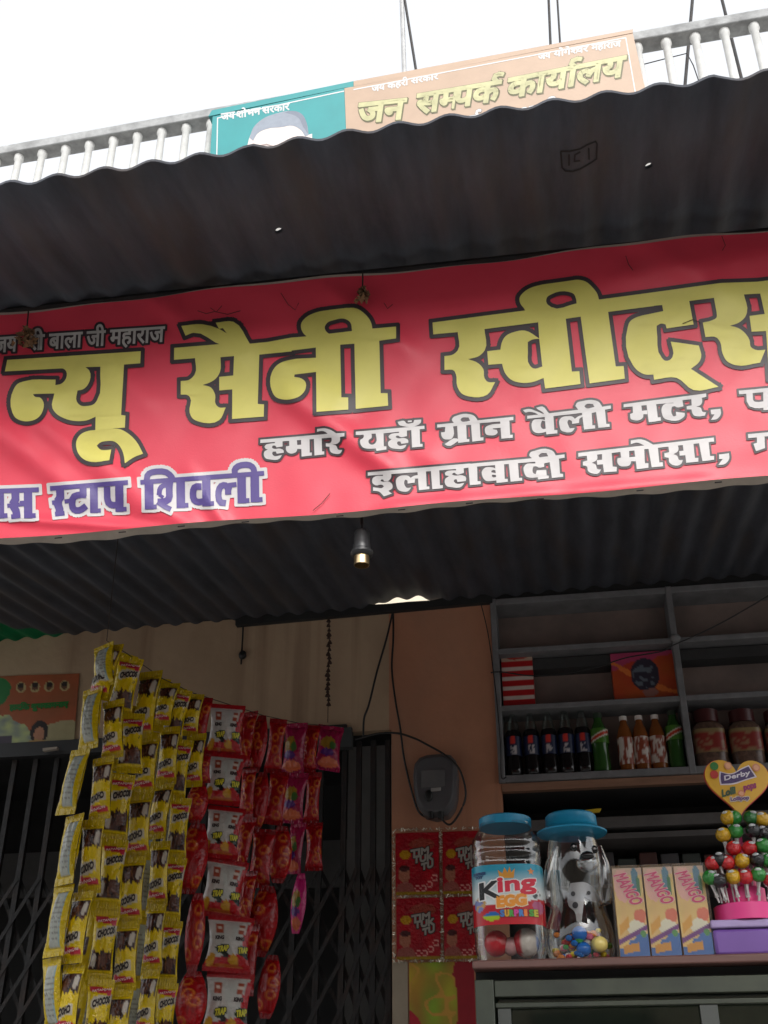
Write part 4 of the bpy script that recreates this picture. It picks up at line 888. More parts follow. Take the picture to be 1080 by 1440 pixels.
# bottles
def bottle(px, top, rpx, kind, lab, grp):
    c_ = at(px, 1040, YI); k = mpp(c_); r = rpx * k; z0 = z3 + .001; zt_ = at(px, top, YI).z; H = zt_ - z0; cxy = (c_.x, c_.y)
    rt = thing('drink_bottle', lab, 'bottle', (c_.x, c_.y, z0), grp)
    if kind == 'cola': body, cap, lt_, lb, capc = (.012, .009, .009), None, .58, .30, (.7, .7, .7)
    elif kind == 'lime': body, cap, lt_, lb, capc = (.05, .16, .03), 1, .72, .48, (.03, .05, .03)
    else: body, cap, lt_, lb, capc = (.42, .13, .03), 1, .60, .12, (.75, .7, .65)
    pf_ = [(r * .8, z0), (r, z0 + .03 * H), (r, z0 + .12 * H), (r * .93, z0 + .25 * H), (r * .93, z0 + .45 * H), (r, z0 + .5 * H), (r, z0 + .64 * H), (r * .8, z0 + .76 * H), (r * .48, z0 + .86 * H), (r * .42, z0 + .93 * H)]
    if kind == 'cola':
        MB().lathe(pf_[:7] + [(r * .85, z0 + .68 * H)], cxy, 20).build('drink', pmat('cola', body, .12), rt)
        MB().lathe([(r * .86, z0 + .682 * H), (r * .7, z0 + .78 * H), (r * .42, z0 + .88 * H), (r * .36, z0 + .97 * H)], cxy, 20, cap=False).build('neck', glassmat('clear_bottle', (.75, .8, .78, 1), .07), rt)
        MB().lathe([(r * .44, z0 + .95 * H), (r * .44, z0 + H)], cxy, 16).build('cap', pmat('bottle_cap_dark', (.06, .06, .07), .4), rt)
    else:
        MB().lathe(pf_, cxy, 20).build('drink', pmat('drink_' + kind, tuple(c * .6 for c in body), .15), rt)
        MB().lathe([(r * .5, z0 + .925 * H), (r * .5, z0 + H)], cxy, 16).build('cap', pmat('cap_' + kind, capc, .4), rt)
    def cf(u, j):
        a = u * 2 * math.pi; fr_ = -math.sin(a)       # 1 facing the street
        x = math.cos(a); v = j / 11
        if kind == 'cola':
            if abs(x) < .45 and fr_ > 0:
                if .02 < v < .5 and abs(x) < .32 and nz(x, v, 5, px * .1) > -.1: return L(195, 190, 190) 
                if v > .55 and abs(x + .1) < .35 and nz(x, v, 3, 1) > -.25: return L(215, 60, 50)
            return L(22, 34, 70)
        if kind == 'lime':
            if fr_ > 0 and abs(v - .5 - x * .3) < .22: return L(200, 60, 30) if abs(v - .5 - x * .3) < .1 else L(220, 215, 200)
            return L(70, 120, 30)
        if fr_ > 0 and nz(x, v, 3.5, px * .1) > .02: return L(215, 205, 195)
        return L(150, 70, 45)
    MB().lathe([(r * 1.03, z0 + H * (lb + (lt_ - lb) * j / 11)) for j in range(12)], cxy, 40, 0, cf, cap=False).build('label', M_card, rt)
grp = 'drink bottles on the lowest shelf'
for i, px in enumerate((722, 747, 772, 796, 820)):
    bottle(px, 999 - i * 1.2, 11, 'cola', 'dark cola bottle with a blue label, %s from the left post of the shelf' % ('first', 'second', 'third', 'fourth', 'fifth')[i], grp)
bottle(843, 1004, 12.5, 'lime', 'green drink bottle standing between the cola bottles and the orange drinks', grp)
for i, px in enumerate((879, 901, 924)): bottle(px, 1008 - i, 11, 'juice', 'orange juice bottle with white cap, %s of three on the lowest shelf' % ('leftmost', 'middle', 'rightmost')[i], grp)
bottle(949, 1000, 12, 'lime', 'green drink bottle against the middle post of the shelf', grp)
for i, (px, lab) in enumerate(((995, 'red capped candy jar just right of the middle shelf post'), (1046, 'red capped candy jar second from the middle shelf post'), (1096, 'candy jar third from the middle shelf post cut off by the photo edge'))):
    c_ = at(px, 1030, YI + .015); k = mpp(c_); r = 22 * k; z0 = z3 + .001; cxy = (c_.x, c_.y); H = at(px, 1000, YI + .015).z - z0
    rt = thing('candy_jar', lab, 'jar', (c_.x, c_.y, z0), 'candy jars on the lowest shelf')
    MB().lathe([(r * .95, z0), (r, z0 + .03), (r, z0 + H * .66), (r * .72, z0 + H * .76)], cxy, 20, 0, None, 2).build('body', pmat('jar_toffee', (.12, .07, .05), .3, 0, .5, 60), rt)
    MB().lathe([(r * .8, z0 + H * .77), (r * .8, z0 + H * .98)], cxy, 20).build('lid', pmat('jar_red_lid', (.065, .012, .012), .4), rt)
    MB().lathe([(r * 1.02, z0 + H * (.22 + .4 * j / 9)) for j in range(10)], cxy, 36, 0, lambda u, j: L(140, 120, 80) if j in (0, 8, 9) else (L(140, 45, 38) if nz(u * 5, j / 4, 4, 2) > -.12 else L(150, 115, 85)), 2, False).build('label', M_card, rt)

# lower back cabinet under the shelf unit
bc = thing('back_cabinet', 'dark open cabinet of boards below the wall shelf behind the counter', 'cabinet', at(850, 1250, YW))
xa, xz = xp1 + .002, xR
def zy(py, Y=YW): return at(850, py, Y).z
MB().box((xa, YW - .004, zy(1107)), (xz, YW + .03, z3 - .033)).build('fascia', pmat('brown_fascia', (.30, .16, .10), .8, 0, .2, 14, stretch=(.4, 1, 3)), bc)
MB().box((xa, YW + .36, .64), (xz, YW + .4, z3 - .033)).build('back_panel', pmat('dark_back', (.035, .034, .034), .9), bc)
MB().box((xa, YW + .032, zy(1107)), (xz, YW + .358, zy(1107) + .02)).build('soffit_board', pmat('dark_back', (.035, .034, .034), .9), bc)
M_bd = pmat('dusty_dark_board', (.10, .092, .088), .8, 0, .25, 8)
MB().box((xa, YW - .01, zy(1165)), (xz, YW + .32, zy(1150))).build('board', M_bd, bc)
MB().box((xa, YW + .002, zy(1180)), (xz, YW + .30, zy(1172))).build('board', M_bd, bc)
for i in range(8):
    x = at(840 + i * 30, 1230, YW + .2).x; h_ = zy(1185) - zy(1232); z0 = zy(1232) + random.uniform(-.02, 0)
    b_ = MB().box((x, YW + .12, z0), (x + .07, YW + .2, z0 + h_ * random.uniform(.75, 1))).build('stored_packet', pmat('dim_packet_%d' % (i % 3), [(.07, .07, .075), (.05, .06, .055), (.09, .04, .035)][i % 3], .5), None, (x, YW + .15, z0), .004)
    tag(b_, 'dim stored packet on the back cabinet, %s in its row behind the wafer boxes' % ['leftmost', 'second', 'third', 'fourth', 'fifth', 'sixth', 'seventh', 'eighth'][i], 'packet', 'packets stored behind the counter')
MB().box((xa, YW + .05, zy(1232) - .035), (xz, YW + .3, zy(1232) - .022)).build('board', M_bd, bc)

# ------------------------------------------------------------------ counter
YC = 2.85
zc = (at(700, 1351, YC).z + at(1040, 1339, YC).z) / 2; cx0 = at(664, 1360, YC).x; cx1 = at(1400, 1340, YC).x
ctr = thing('display_counter', 'glass display counter with a brown wooden top and green metal frame', 'counter', (cx0 + .3, YC + .3, .62))
kz = mpp(at(850, 1355, YC)); CB = .62
MB().box((cx0, YC, zc - 12 * kz), (cx1, YC + CB, zc)).build('top_board', pmat('brown_laminate', (.125, .058, .048), .4, 0, .2, 12, stretch=(.3, 1, 4)), ctr, bevel=.004)
M_gf = pmat('green_grey_metal', (.030, .037, .026), .45, .1, .3, 10, stain=(.055, .06, .035, 1), stain_amt=.4, stain_scale=5)
zu = zc - 12 * kz; fx = at(669, 1400, YC + .03).x
MB().box((fx, YC + .05, zu - 14 * kz), (cx1 - .02, YC + CB - .02, zu - .001)).build('shadow_gap_block', pmat('gap_shade_paint', (.02, .02, .02), .9), ctr)  # near-black block painted as the shadow gap under the top board
MB().box((fx + .045, YC + .022, zu - 36 * kz), (cx1, YC + .05, zu - 14.3 * kz)).build('top_rail', M_gf, ctr, bevel=.002)
MB().box((fx, YC + .018, .63), (fx + .044, YC + .06, zu - 13 * kz)).build('upright', M_gf, ctr, bevel=.002)
MB().box((fx + .045, YC + .03, zu - 50 * kz), (cx1, YC + .05, zu - 43 * kz)).build('slide_rail', M_gf, ctr, bevel=.002)
MB().box((at(700, 1420, YC + .03).x, YC + .034, .63), (at(718, 1420, YC + .03).x, YC + .055, zu - 50.3 * kz)).build('slide_stile', pmat('dark_stile', (.05, .055, .05), .5), ctr)
MB().box((at(985, 1420, YC + .03).x, YC + .034, .63), (at(1010, 1420, YC + .03).x, YC + .055, zu - 50.3 * kz)).build('slide_stile', pmat('dark_stile', (.05, .055, .05), .5), ctr)
MB().box((fx + .05, YC + .056, .63), (cx1 - .05, YC + .062, zu - 15 * kz)).build('glass_pane', glassmat('counter_glass', (.8, .9, .8, 1), .08), ctr)
MB().box((fx + .002, YC + .5, .63), (cx1, YC + .56, zu - 15 * kz)).build('back_panel', pmat('green_grey_back', (.16, .17, .11), .8, 0, .35, 5), ctr)
MB().box((fx + .002, YC + .07, .63), (fx + .03, YC + .498, zu - 15 * kz)).build('side_panel', M_gf, ctr)
MB().box((fx + .05, YC + .08, zu - .2), (cx1, YC + .49, zu - .19)).build('shelf', M_gf, ctr)

# ------------------------------------------------------------------ king egg jar
M_lid = pmat('blue_lid', (.012, .27, .47), .35, 0, .06)
M_pet = glassmat('clear_pet', (.93, .94, .93, 1), .05, .06)
YJ = YC + .12
def Zj(px, py): return at(px, py, YJ).z
c_ = at(716, 1270, YJ); k = mpp(c_); cxy = (c_.x, c_.y)
zb_ = zc + .001
jar = thing('egg_candy_jar', 'square clear plastic jar of surprise eggs with a flat blue lid on the counter', 'jar', (c_.x, c_.y, zc))
zj = lambda py: Zj(716, py)
H = [(44, None), (49, 1338), (50, 1300), (50, 1240), (48, 1222), (47, 1217), (49, 1212), (49, 1205), (47.5, 1200), (49, 1195), (48, 1186), (42, 1176), (37, 1168), (36, 1162)]
MB().lathe([(r * k, zb_ if y is None else zj(y)) for r, y in H], cxy, 48, 0, None, 1.2, False).build('body', M_pet, jar)
MB().lathe([(37.5 * k, zj(1165)), (37.8 * k, zj(1164)), (37.8 * k, zj(1153)), (36 * k, zj(1151.5)), (30 * k, zj(1151.2))], cxy, 64).build('lid', M_lid, jar)
# printed sleeve
tz, bz = zj(1226), zj(1309)
sq_ = 1.2
def sleeve(u, v, off=0):
    a = -math.pi / 2 + (u - .5) * 3.0; ca, sa = math.cos(a), math.sin(a); e = 1 / ((abs(ca) ** (2 + sq_) + abs(sa) ** (2 + sq_)) ** (1 / (2 + sq_)))
    r = (50.4) * k * e + off
    return Vector((cxy[0] + r * ca, cxy[1] + r * sa, tz + (bz - tz) * v))
def mixc(a, b_, t_): t_ = max(0, min(1, t_)); return tuple(x + (y - x) * t_ for x, y in zip(a, b_))
def su(x): return .5 + (x - .5) * .66    # front-facing part of the sleeve
def slv(u, v):
    x = (u - .5) / .66 + .5
    c0_ = mixc(L(15, 150, 180), L(215, 225, 225), (v - .1) / .35)
    if v > .62 + .06 * math.sin(x * 4): c0_ = L(185, 25, 40)
    if disc(.9, .5, .07, .09)(x, v): c0_ = L(60, 70, 70) if nz(x, v, 16, 2) > 0 else L(220, 225, 225)
    if blob(.13, .66, .09, .12, 3)(x, v): c0_ = L(110, 120, 175) if nz(x, v, 14, 1) > 0 else L(190, 150, 90)
    if blob(.93, .72, .1, .1, 7)(x, v): c0_ = L(170, 80, 120)
    if blob(.3, .86, .12, .07, 5, .3)(x, v): c0_ = L(160, 190, 30) if v > .85 else L(30, 100, 170)
    return c0_
MB().grid(sleeve, 110, 44, slv).build('sleeve', printmat('sleeve_film', .25), jar)
mb = MB(); smap = lambda x, v, o: sleeve(su(x), v, o)
def put(mb, s, x0, x1, v0, v1, fatr, col, out=None, outr=0, skew=0.0, off=.0012):
    sh = text_shape(s); bx = bbox(sh)
    f = lambda x, y: (x0 + (x1 - x0) * (x - bx[0]) / (bx[2] - bx[0]), v1 + (v0 - v1) * (y - bx[1]) / (bx[3] - bx[1]) - skew * ((x - bx[0]) / (bx[2] - bx[0]) - .5))
    q = sh.tf(f)
    if out: emit(mb, q.fat(outr).sub(.06), smap, off, 0, out)
    emit(mb, merge(q, q.fat(fatr)).sub(.06), smap, off + .0008, 0, col)
put(mb, 'K', .16, .40, .30, .56, .014, L(30, 30, 32), L(235, 235, 235), .035, .03)
put(mb, 'ing', .40, .88, .22, .52, .014, L(215, 30, 60), L(235, 235, 235), .03, .05)
put(mb, 'EGG', .38, .74, .53, .70, .016, L(235, 150, 40), L(240, 220, 190), .03, .03)
for i, (ch, cl) in enumerate(zip('SURPRISE', ((60, 120, 190), (220, 170, 40), (70, 160, 60), (210, 60, 150), (60, 120, 190), (230, 120, 40), (70, 160, 60), (200, 190, 60)))):
    put(mb, ch, .41 + i * .062, .455 + i * .062 + (-.02 if ch == 'I' else 0), .77, .87, .008, L(*cl), L(120, 15, 30), .016)
put(mb, 'SURPRISE', .05, .24, .12, .165, .003, L(20, 60, 110)); put(mb, 'TOY', .09, .2, .18, .225, .004, L(20, 60, 110))
cr = Shape().poly([(.42, .24), (.40, .10), (.46, .16), (.49, .06), (.53, .15), (.56, .05), (.58, .15), (.63, .08), (.61, .24)]); emit(mb, cr.sub(.06), smap, .001, 0, L(220, 150, 30))
stx = Shape().poly([(.83 + (.05 if i % 2 == 0 else .022) * math.sin(i * math.pi / 5), .13 + (-.065 if i % 2 == 0 else -.03) * math.cos(i * math.pi / 5)) for i in range(10)]); emit(mb, stx, smap, .001, 0, L(230, 150, 80))
mb.build('lettering', M_card, jar)
# eggs inside
def egg(px, py, r, cf, lab):
    e = at(px, py, YJ - .01); m_ = MB(); kk = mpp(e); m_.ball(e, r * kk, 1, 1, 1.05, 24, 0, cf)
    tag(m_.build('surprise_egg', printmat('egg_film', .2, .3, 80), None, e), lab, 'toy egg', 'eggs in the square jar')
egg(698, 1327, 17, lambda x, y, z: L(200, 30, 45) if abs(z - .2 + .2 * x) > .1 else L(215, 120, 120), 'plain red surprise egg at the bottom left of the square jar')
egg(740, 1326, 19, lambda x, y, z: L(190, 25, 45) if x < -.35 else (L(20, 90, 170) if x > .8 else L(215, 205, 195)), 'red and white surprise egg at the bottom right of the square jar')
egg(719, 1331, 12, lambda x, y, z: L(200, 150, 150), 'pale pink surprise egg between the two larger eggs')

# ------------------------------------------------------------------ dog shaped jar
YD = YC + .13; c_ = at(812, 1270, YD); k = mpp(c_); cxy = (c_.x, c_.y); zd = lambda py: at(812, py, YD).z
dog = thing('dog_candy_jar', 'clear dog shaped candy jar wearing a blue brimmed hat lid', 'jar', (c_.x, c_.y, zc))
MB().lathe([(r * k, zb_ if y is None else zd(y)) for r, y in ((42, None), (47, 1338), (48, 1320), (45, 1300), (40, 1284), (37, 1268), (37, 1255), (38.5, 1235), (38.5, 1215), (37, 1195), (34, 1180), (32, 1170))], cxy, 40, 0, None, 0, False).build('body', M_pet, dog)
MB().lathe([(34 * k, zd(1176)), (50 * k, zd(1173)), (50.5 * k, zd(1171)), (40 * k, zd(1166)), (37.5 * k, zd(1163)), (36.5 * k, zd(1149)), (34 * k, zd(1146.5)), (26 * k, zd(1146))], cxy, 64).build('lid', M_lid, dog)
mb = MB()
def ondog(px, py, r): 
    p = at(px, py, YD - r * k * .9); dx = p.x - cxy[0]; return Vector((p.x, cxy[1] - math.sqrt(max(1e-6, (r * k) ** 2 - dx * dx)), p.z))
for sx in (-1, 1):
    pts = [(812 + sx * 30, 1190), (812 + sx * 37, 1215), (812 + sx * 40, 1245), (812 + sx * 38, 1268), (812 + sx * 31, 1278)]
    mb.tube([at(x, y, YD - 20 * k) for x, y in pts], [4 * k, 8 * k, 10 * k, 9 * k, 4 * k], 12)
mb.ball(ondog(826, 1214, 38), 13 * k, 1.2, .9, .95)
mb.build('ear', glassmat('clear_pet_thick', (.95, .95, .95, 1), .09, .05), dog)
mb = MB(); mb.ball(ondog(826, 1203, 45), 8 * k, 1.15, .6, .75); mb.build('nose', pmat('black_gloss', (.01, .01, .01), .15), dog)
for ex in (807, 836): 
    m_ = MB(); m_.ball(ondog(ex, 1192, 38.5), 5.2 * k, .9, .4, 1.1); e_ = m_.build('eye', pmat('black_gloss', (.01, .01, .01), .15), dog)
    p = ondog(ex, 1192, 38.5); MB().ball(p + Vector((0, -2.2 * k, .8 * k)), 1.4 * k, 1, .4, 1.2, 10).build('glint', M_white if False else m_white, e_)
M_frost = glassmat('frosted_bib', (.55, .6, .66, 1), .3, .5)
bib = Shape().poly([(802, 1243), (826, 1242), (846, 1262), (838, 1268), (822, 1262), (818, 1298), (811, 1297), (808, 1283), (800, 1275)])
def dogsurf(x, y, o):
    r = 37.3 if y < 1268 else 37.3 + (y - 1268) * .24; p = ondog(x, y, r); return p + Vector((0, -.002 - o, 0))
mb = MB(); emit_smooth(mb, bib.sub(5), dogsurf, 0); mb.build('bib', M_frost, dog)
mb = MB()
for x, y, r in ((806, 1258, 3.2), (809, 1274, 4.2), (828, 1256, 2.6)): emit_smooth(mb, Shape().circle(x, y, r, r * 1.1).sub(4), dogsurf, .002)
mb.build('spot', pmat('dark_spot', (.02, .02, .022), .3), dog)
cand = [((200, 60, 70), 'red'), ((225, 200, 60), 'yellow'), ((60, 150, 70), 'green'), ((230, 140, 60), 'orange'), ((225, 215, 205), 'white'), ((30, 110, 190), 'blue'), ((215, 110, 140), 'pink')]
rnd = random.Random(5); cm = MB(); cnt = 0
for i in range(70):
    a = rnd.uniform(math.pi, 2 * math.pi); rr = rnd.uniform(18, 40) * k; z = zc + .012 + rnd.random() ** 1.3 * 34 * k
    col = L(*cand[rnd.randrange(7)][0]); cm.ball((cxy[0] + rr * math.cos(a), cxy[1] + rr * math.sin(a), z), rnd.uniform(4, 6.5) * k, 1, 1, .8, 8, 0, col)
o_ = cm.build('small_sweets', printmat('sweet_wrap', .25), None, (cxy[0], cxy[1], zc)); o_['kind'] = 'stuff'; tag(o_, 'heap of mixed small wrapped sweets in the bottom of the dog jar', 'sweets')
for px, py, r, cl, lab in ((815, 1313, 11, (25, 105, 190), 'upper blue ball sweet in the dog jar'), (821, 1335, 10.5, (25, 105, 190), 'lower blue ball sweet in the dog jar'), (843, 1328, 12, (225, 205, 120), 'large cream star sweet at the right of the dog jar')):
    e = at(px, py, YD - 34 * k); m_ = MB().ball(e, r * mpp(e), 1, 1, .95, 16, 0, L(*cl)); tag(m_.build('ball_sweet', printmat('sweet_wrap', .25), None, e), lab, 'sweet', 'large sweets in the dog jar')
tag(MB().prism(pxpoly([(818, 1144), (843, 1142), (846, 1137), (841, 1137), (822, 1139)], YW - .03), (0, .012, 0)).build('yellow_wrapper', pmat('yellow_wrap', (.65, .45, .03), .35), None, at(832, 1143, YW - .03)), 'small yellow sweet wrapper lying on the dark board behind the hat lid', 'wrapper')

# ------------------------------------------------------------------ wafer boxes in a clear tray
YX = YC + .05
tr_ = thing('clear_tray', 'clear plastic carton holding three wafer boxes on the counter', 'tray', at(935, 1347, YX))
pz = lambda py: at(935, py, YX).z
X0, X1 = at(866, 1290, YX).x, at(999, 1290, YX).x; zt_ = at(930, 1219, YX).z
m_ = MB(); m_.box((X0 - .004, YX - .004, zc + .0015), (X1 + .004, YX + .085, zt_ + .006)); m_.build('shell', glassmat('clear_carton', (.94, .95, .96, 1), .09, .2), tr_)
def wafer(i):
    a = X0 + (X1 - X0) * (i + .03) / 3; b_ = X0 + (X1 - X0) * (i + .97) / 3; zb2 = zc + .003
    rt = thing('wafer_box', 'yellow mango wafer box, %s of three in the clear carton' % ('leftmost', 'middle', 'rightmost')[i], 'box', ((a + b_) / 2, YX, zb2), 'wafer boxes in the clear carton')
    cf = painter([(lambda u, v: v < .08, L(215, 180, 150)), (blob(.3, .2, .30, .18, 2), L(238, 182, 165)), (blob(.75, .15, .12, .16, 3), L(80, 130, 150)), (blob(.85, .22, .06, .12, 5), L(50, 120, 70)), (blob(.8, .55, .2, .08, 6), L(225, 120, 90)), (blob(.65, .68, .3, .09, 8), L(235, 228, 200)), (lambda u, v: v > .92 - .24 * u + .05 * nz(u, v, 6, 3) and v > .74, L(72, 112, 172)), (lambda u, v: abs(v - .83 + .16 * u) < .03, L(120, 60, 130)), (lambda u, v: .12 < u < .68 and abs(v - .92 + .06 * u) < .045, L(215, 150, 60)), (disc(.85, .74, .09, .04), L(90, 150, 80)), (lambda u, v: .06 < u < .4 and abs(v - .72 + .3 * u) < .06, L(225, 165, 70))], lambda u, v: L(232, 196 + 12 * nz(u, v, 4, 1), 122))
    m_ = MB().grid(lambda u, v: Vector((a + (b_ - a) * u, YX, zt_ + (zb2 - zt_) * v)), 26, 80, cf)
    m_.add([(a, YX + .0005, zb2), (a, YX + .075, zb2), (a, YX + .075, zt_), (a, YX + .0005, zt_), (b_, YX + .0005, zb2), (b_, YX + .075, zb2), (b_, YX + .075, zt_), (b_, YX + .0005, zt_)], [(0, 3, 2, 1), (4, 5, 6, 7), (3, 7, 6, 2), (0, 1, 5, 4), (1, 2, 6, 5)], 0, L(225, 165, 50))
    m_.build('carton', M_card, rt)
    sh = text_shape('MANGO'); bx = bbox(sh); an = R(68)
    def mp2(x, y, o):
        s = (x - bx[0]) / (bx[2] - bx[0]) - .5; q = (y - bx[1]) / (bx[3] - bx[1]) - .5
        W = (b_ - a); uu = .50 + s * .52 + q * .42; vv = .24 + s * .34 - q * .03
        return Vector((a + W * uu, YX - o, zt_ + (zb2 - zt_) * vv))
    mb = MB(); emit(mb, sh.fat(.07), mp2, .0008, 0, L(245, 205, 200)); emit(mb, merge(sh, sh.fat(.03)), mp2, .0018, 0, L(225, 70, 120)); mb.build('lettering', M_card, rt)
for i in range(3): wafer(i)

# ------------------------------------------------------------------ lollipop stand
YL = YC + .10; c_ = at(1052, 1300, YL); k = mpp(c_); cxy = (c_.x, c_.y); zl = lambda py, px=1052: at(px, py, YL).z
M_pink = pmat('pink_plastic', (.72, .05, .24), .4, 0, .05); M_purp = pmat('purple_plastic', (.17, .08, .33), .35, 0, .08)
tub = thing('purple_tub', 'purple plastic tub with a clear lid rim under the lollipop stand', 'tub', (c_.x, c_.y, zc))
MB().box((at(1003, 1320, YL - .05).x, YL - .06, zc + .0012), (at(1150, 1320, YL - .05).x, YL + .10, zl(1311))).build('body', M_purp, tub, bevel=.008)
MB().box((at(999, 1305, YL - .05).x, YL - .066, zl(1310.5)), (at(1155, 1305, YL - .05).x, YL + .106, zl(1299))).build('lid', pmat('lilac_lid', (.36, .28, .50), .3), tub, bevel=.004)
stand = thing('lollipop_stand', 'pink tiered lollipop stand with a yellow heart sign on the purple tub', 'stand', (c_.x, c_.y, zl(1299)))
MB().lathe([(44 * k, zl(1298.5)), (44 * k, zl(1276)), (42 * k, zl(1275)), (30 * k, zl(1275.2)), (30 * k, zl(1252)), (28 * k, zl(1251)), (20 * k, zl(1251.2)), (19 * k, zl(1205)), (4 * k, zl(1204))], cxy, 48).build('tier', M_pink, stand)
MB().box((at(1041, 1180, YL).x - 2.4 * k, YL - .004, zl(1206)), (at(1041, 1180, YL).x + 2.4 * k, YL + .004, zl(1130))).build('stalk', M_pink, stand)
hp = []
for i in range(60):
    t_ = 2 * math.pi * i / 60; hp.append((16 * math.sin(t_) ** 3, 13 * math.cos(t_) - 5 * math.cos(2 * t_) - 2 * math.cos(3 * t_) - math.cos(4 * t_)))
hc = at(1037, 1102, YL - .01); hk_ = 43.5 * mpp(hc) / 16; rot = R(-4)
def hm(x, y, o): 
    xx = x * math.cos(rot) - y * math.sin(rot); yy = x * math.sin(rot) + y * math.cos(rot); return hc + Vector((xx * hk_, -o, (yy * 1.04) * hk_))
hs_ = MB(); hs_.prism([hm(x, y, 0) for x, y in hp][::-1], (0, .006, 0)); hsg = hs_.build('heart_sign', pmat('yellow_card', (.72, .40, .02), .4, 0, .06, 20), stand)
h2 = MB(); h2.prism([hm(x * 1.03, y * 1.03, -.0065) for x, y in hp][::-1], (0, .003, 0)); h2.build('sign_backing', pmat('red_card', (.6, .05, .08), .5), hsg)
mb = MB()
def hpoly(P, col, o): emit(mb, Shape().poly(P), hm, o, 0, L(*col))
hpoly([(-9, 2.5), (-8.5, 6), (-3, 5), (3, 8), (6.5, 9.5), (10, 3.5), (4, 1.6), (-2, -.5), (-8.6, -1)], (225, 215, 225), .001)
hpoly([(-8.2, 3), (-7.8, 5.4), (-3, 4.5), (3, 7.3), (6.2, 8.8), (9, 3.8), (4, 2.2), (-2, .2), (-8, -.4)], (70, 50, 105), .0016)
def htext(s, x0, x1, y0, y1, tilt, col, fr, out=None):
    sh = text_shape(s); bx = bbox(sh); q = sh.tf(lambda x, y: (x0 + (x1 - x0) * (x - bx[0]) / (bx[2] - bx[0]), y0 + (y1 - y0) * (y - bx[1]) / (bx[3] - bx[1]) + tilt * (x - bx[0]) / (bx[2] - bx[0])))
    if out: emit(mb, q.fat(fr + .35), hm, .002, 0, L(*out))
    emit(mb, merge(q, q.fat(fr)), hm, .0026, 0, L(*col))
htext('Derby', -6.3, 6.6, .6, 3.6, 3.2, (225, 220, 230), .14)
htext('Lolli', -8, -1.5, -7, -3.6, 2, (60, 90, 60), .25); htext('pops', 3, 9, -4.5, -1.4, 1.6, (170, 60, 110), .25); htext('Lollipop', -4, 5, -9.5, -7.2, 1.2, (120, 90, 140), .15, (230, 215, 190))
for x, y, r, cl in ((-11, 8.5, 2.1, (40, 120, 50)), (-11.3, 4.2, 2.1, (185, 45, 40)), (-4, 8.8, 2, (215, 150, 110)), (10, 8.2, 2, (215, 140, 100)), (1.5, -5.0, 1.7, (215, 130, 80))):
    emit(mb, Shape().circle(x, y, r), hm, .003, 0, L(*cl))
    if cl[0] > 200: emit(mb, Shape().circle(x, y - .1, r * .65), hm, .0036, 0, L(230, 170, 130))
mb.build('printing', M_card, hsg)
lol = [('green', 1032.5, 1150, 1, 1), ('dark green', 1056, 1150, 1, 2), ('yellow', 1071.5, 1152, 1, 3), ('yellow', 1017, 1174, 2, 1), ('green', 1034.5, 1169, 2, 2), ('black', 1059, 1168, 2, 3), ('black', 1075, 1171, 2, 4), ('red', 1032, 1193, 3, 1), ('red', 1054, 1193, 3, 2), ('green', 1073, 1189, 3, 3),
       ('red', 1002, 1214, 4, 1), ('black', 1012, 1208, 4, 2), ('red', 1022.5, 1213, 4, 3), ('yellow', 1043.5, 1211, 4, 4), ('black', 1065, 1209, 4, 5), ('green', 1081, 1211, 4, 6), ('green', 998.5, 1234, 5, 1), ('black', 1012, 1238, 5, 2), ('yellow', 1031, 1233, 5, 3), ('red', 1048.5, 1233, 5, 4), ('green', 1066.5, 1230, 5, 5), ('red', 1083, 1236, 5, 6), ('yellow', 1024, 1150, 1, 0)]
LC = {'green': (.02, .22, .03), 'dark green': (.02, .14, .03), 'yellow': (.55, .32, .01), 'red': (.5, .015, .02), 'black': (.012, .012, .014)}
RW = ['', 'top', 'second', 'third', 'fourth', 'bottom']; ON = ['behind and left of the first', 'first', 'second', 'third', 'fourth', 'fifth', 'sixth']
def wrapmat(name, col):
    if name in MATS: return MATS[name]
    m = pmat(name, col, .18, 0, .25, 80, .5, 120, .7); return m
for cl, px, py, rw, od in lol:
    Y = YL - 44 * k + (5 - rw) * .012 + random.uniform(-.004, .004); e = at(px, py, Y); kk = mpp(e); r = 10.8 * kk
    rt = thing('lollipop', ('%s wrapped lollipop, %s from the left in the %s row of the stand' % (cl, ON[od], RW[rw]) if od else 'yellow wrapped lollipop peeping out behind the green one heading the top row'), 'lollipop', e, 'lollipops on the pink stand')
    m_ = MB(); m_.ball(e, r, 1, 1, .97, 18); m_.build('candy', wrapmat('wrap_' + cl.replace(' ', '_'), LC[cl]), rt)
    base = Vector((e.x * .8 + cxy[0] * .2 + random.uniform(-.003, .003), e.y * .75 + cxy[1] * .25, zl(1274 if rw > 3 else 1250)))
    if base.z > e.z - .02: base.z = e.z - .05
    MB().tube([e - Vector((0, 0, r * .9)), base], .0022, 8).build('stick', m_white, rt)
    d = (base - e).normalized(); q = e + d * r * .9
    MB().tube([q, q + d * .012, q + d * .024, q + d * .03], [.006, .0032, .0045, .006], 7).build('wrapper_tail', wrapmat('wrap_tail', (.42, .42, .4)), rt)
    # pale printed patch on the wrapper
    th = random.uniform(-.6, .6); pc = e + Vector((math.sin(th) * r * .6, -math.cos(th) * r * .72, r * .5))
    MB().ball(pc, r * .42, 1.1, .6, .6, 10).build('label_patch', wrapmat('wrap_patch', (.45, .47, .48)), rt)

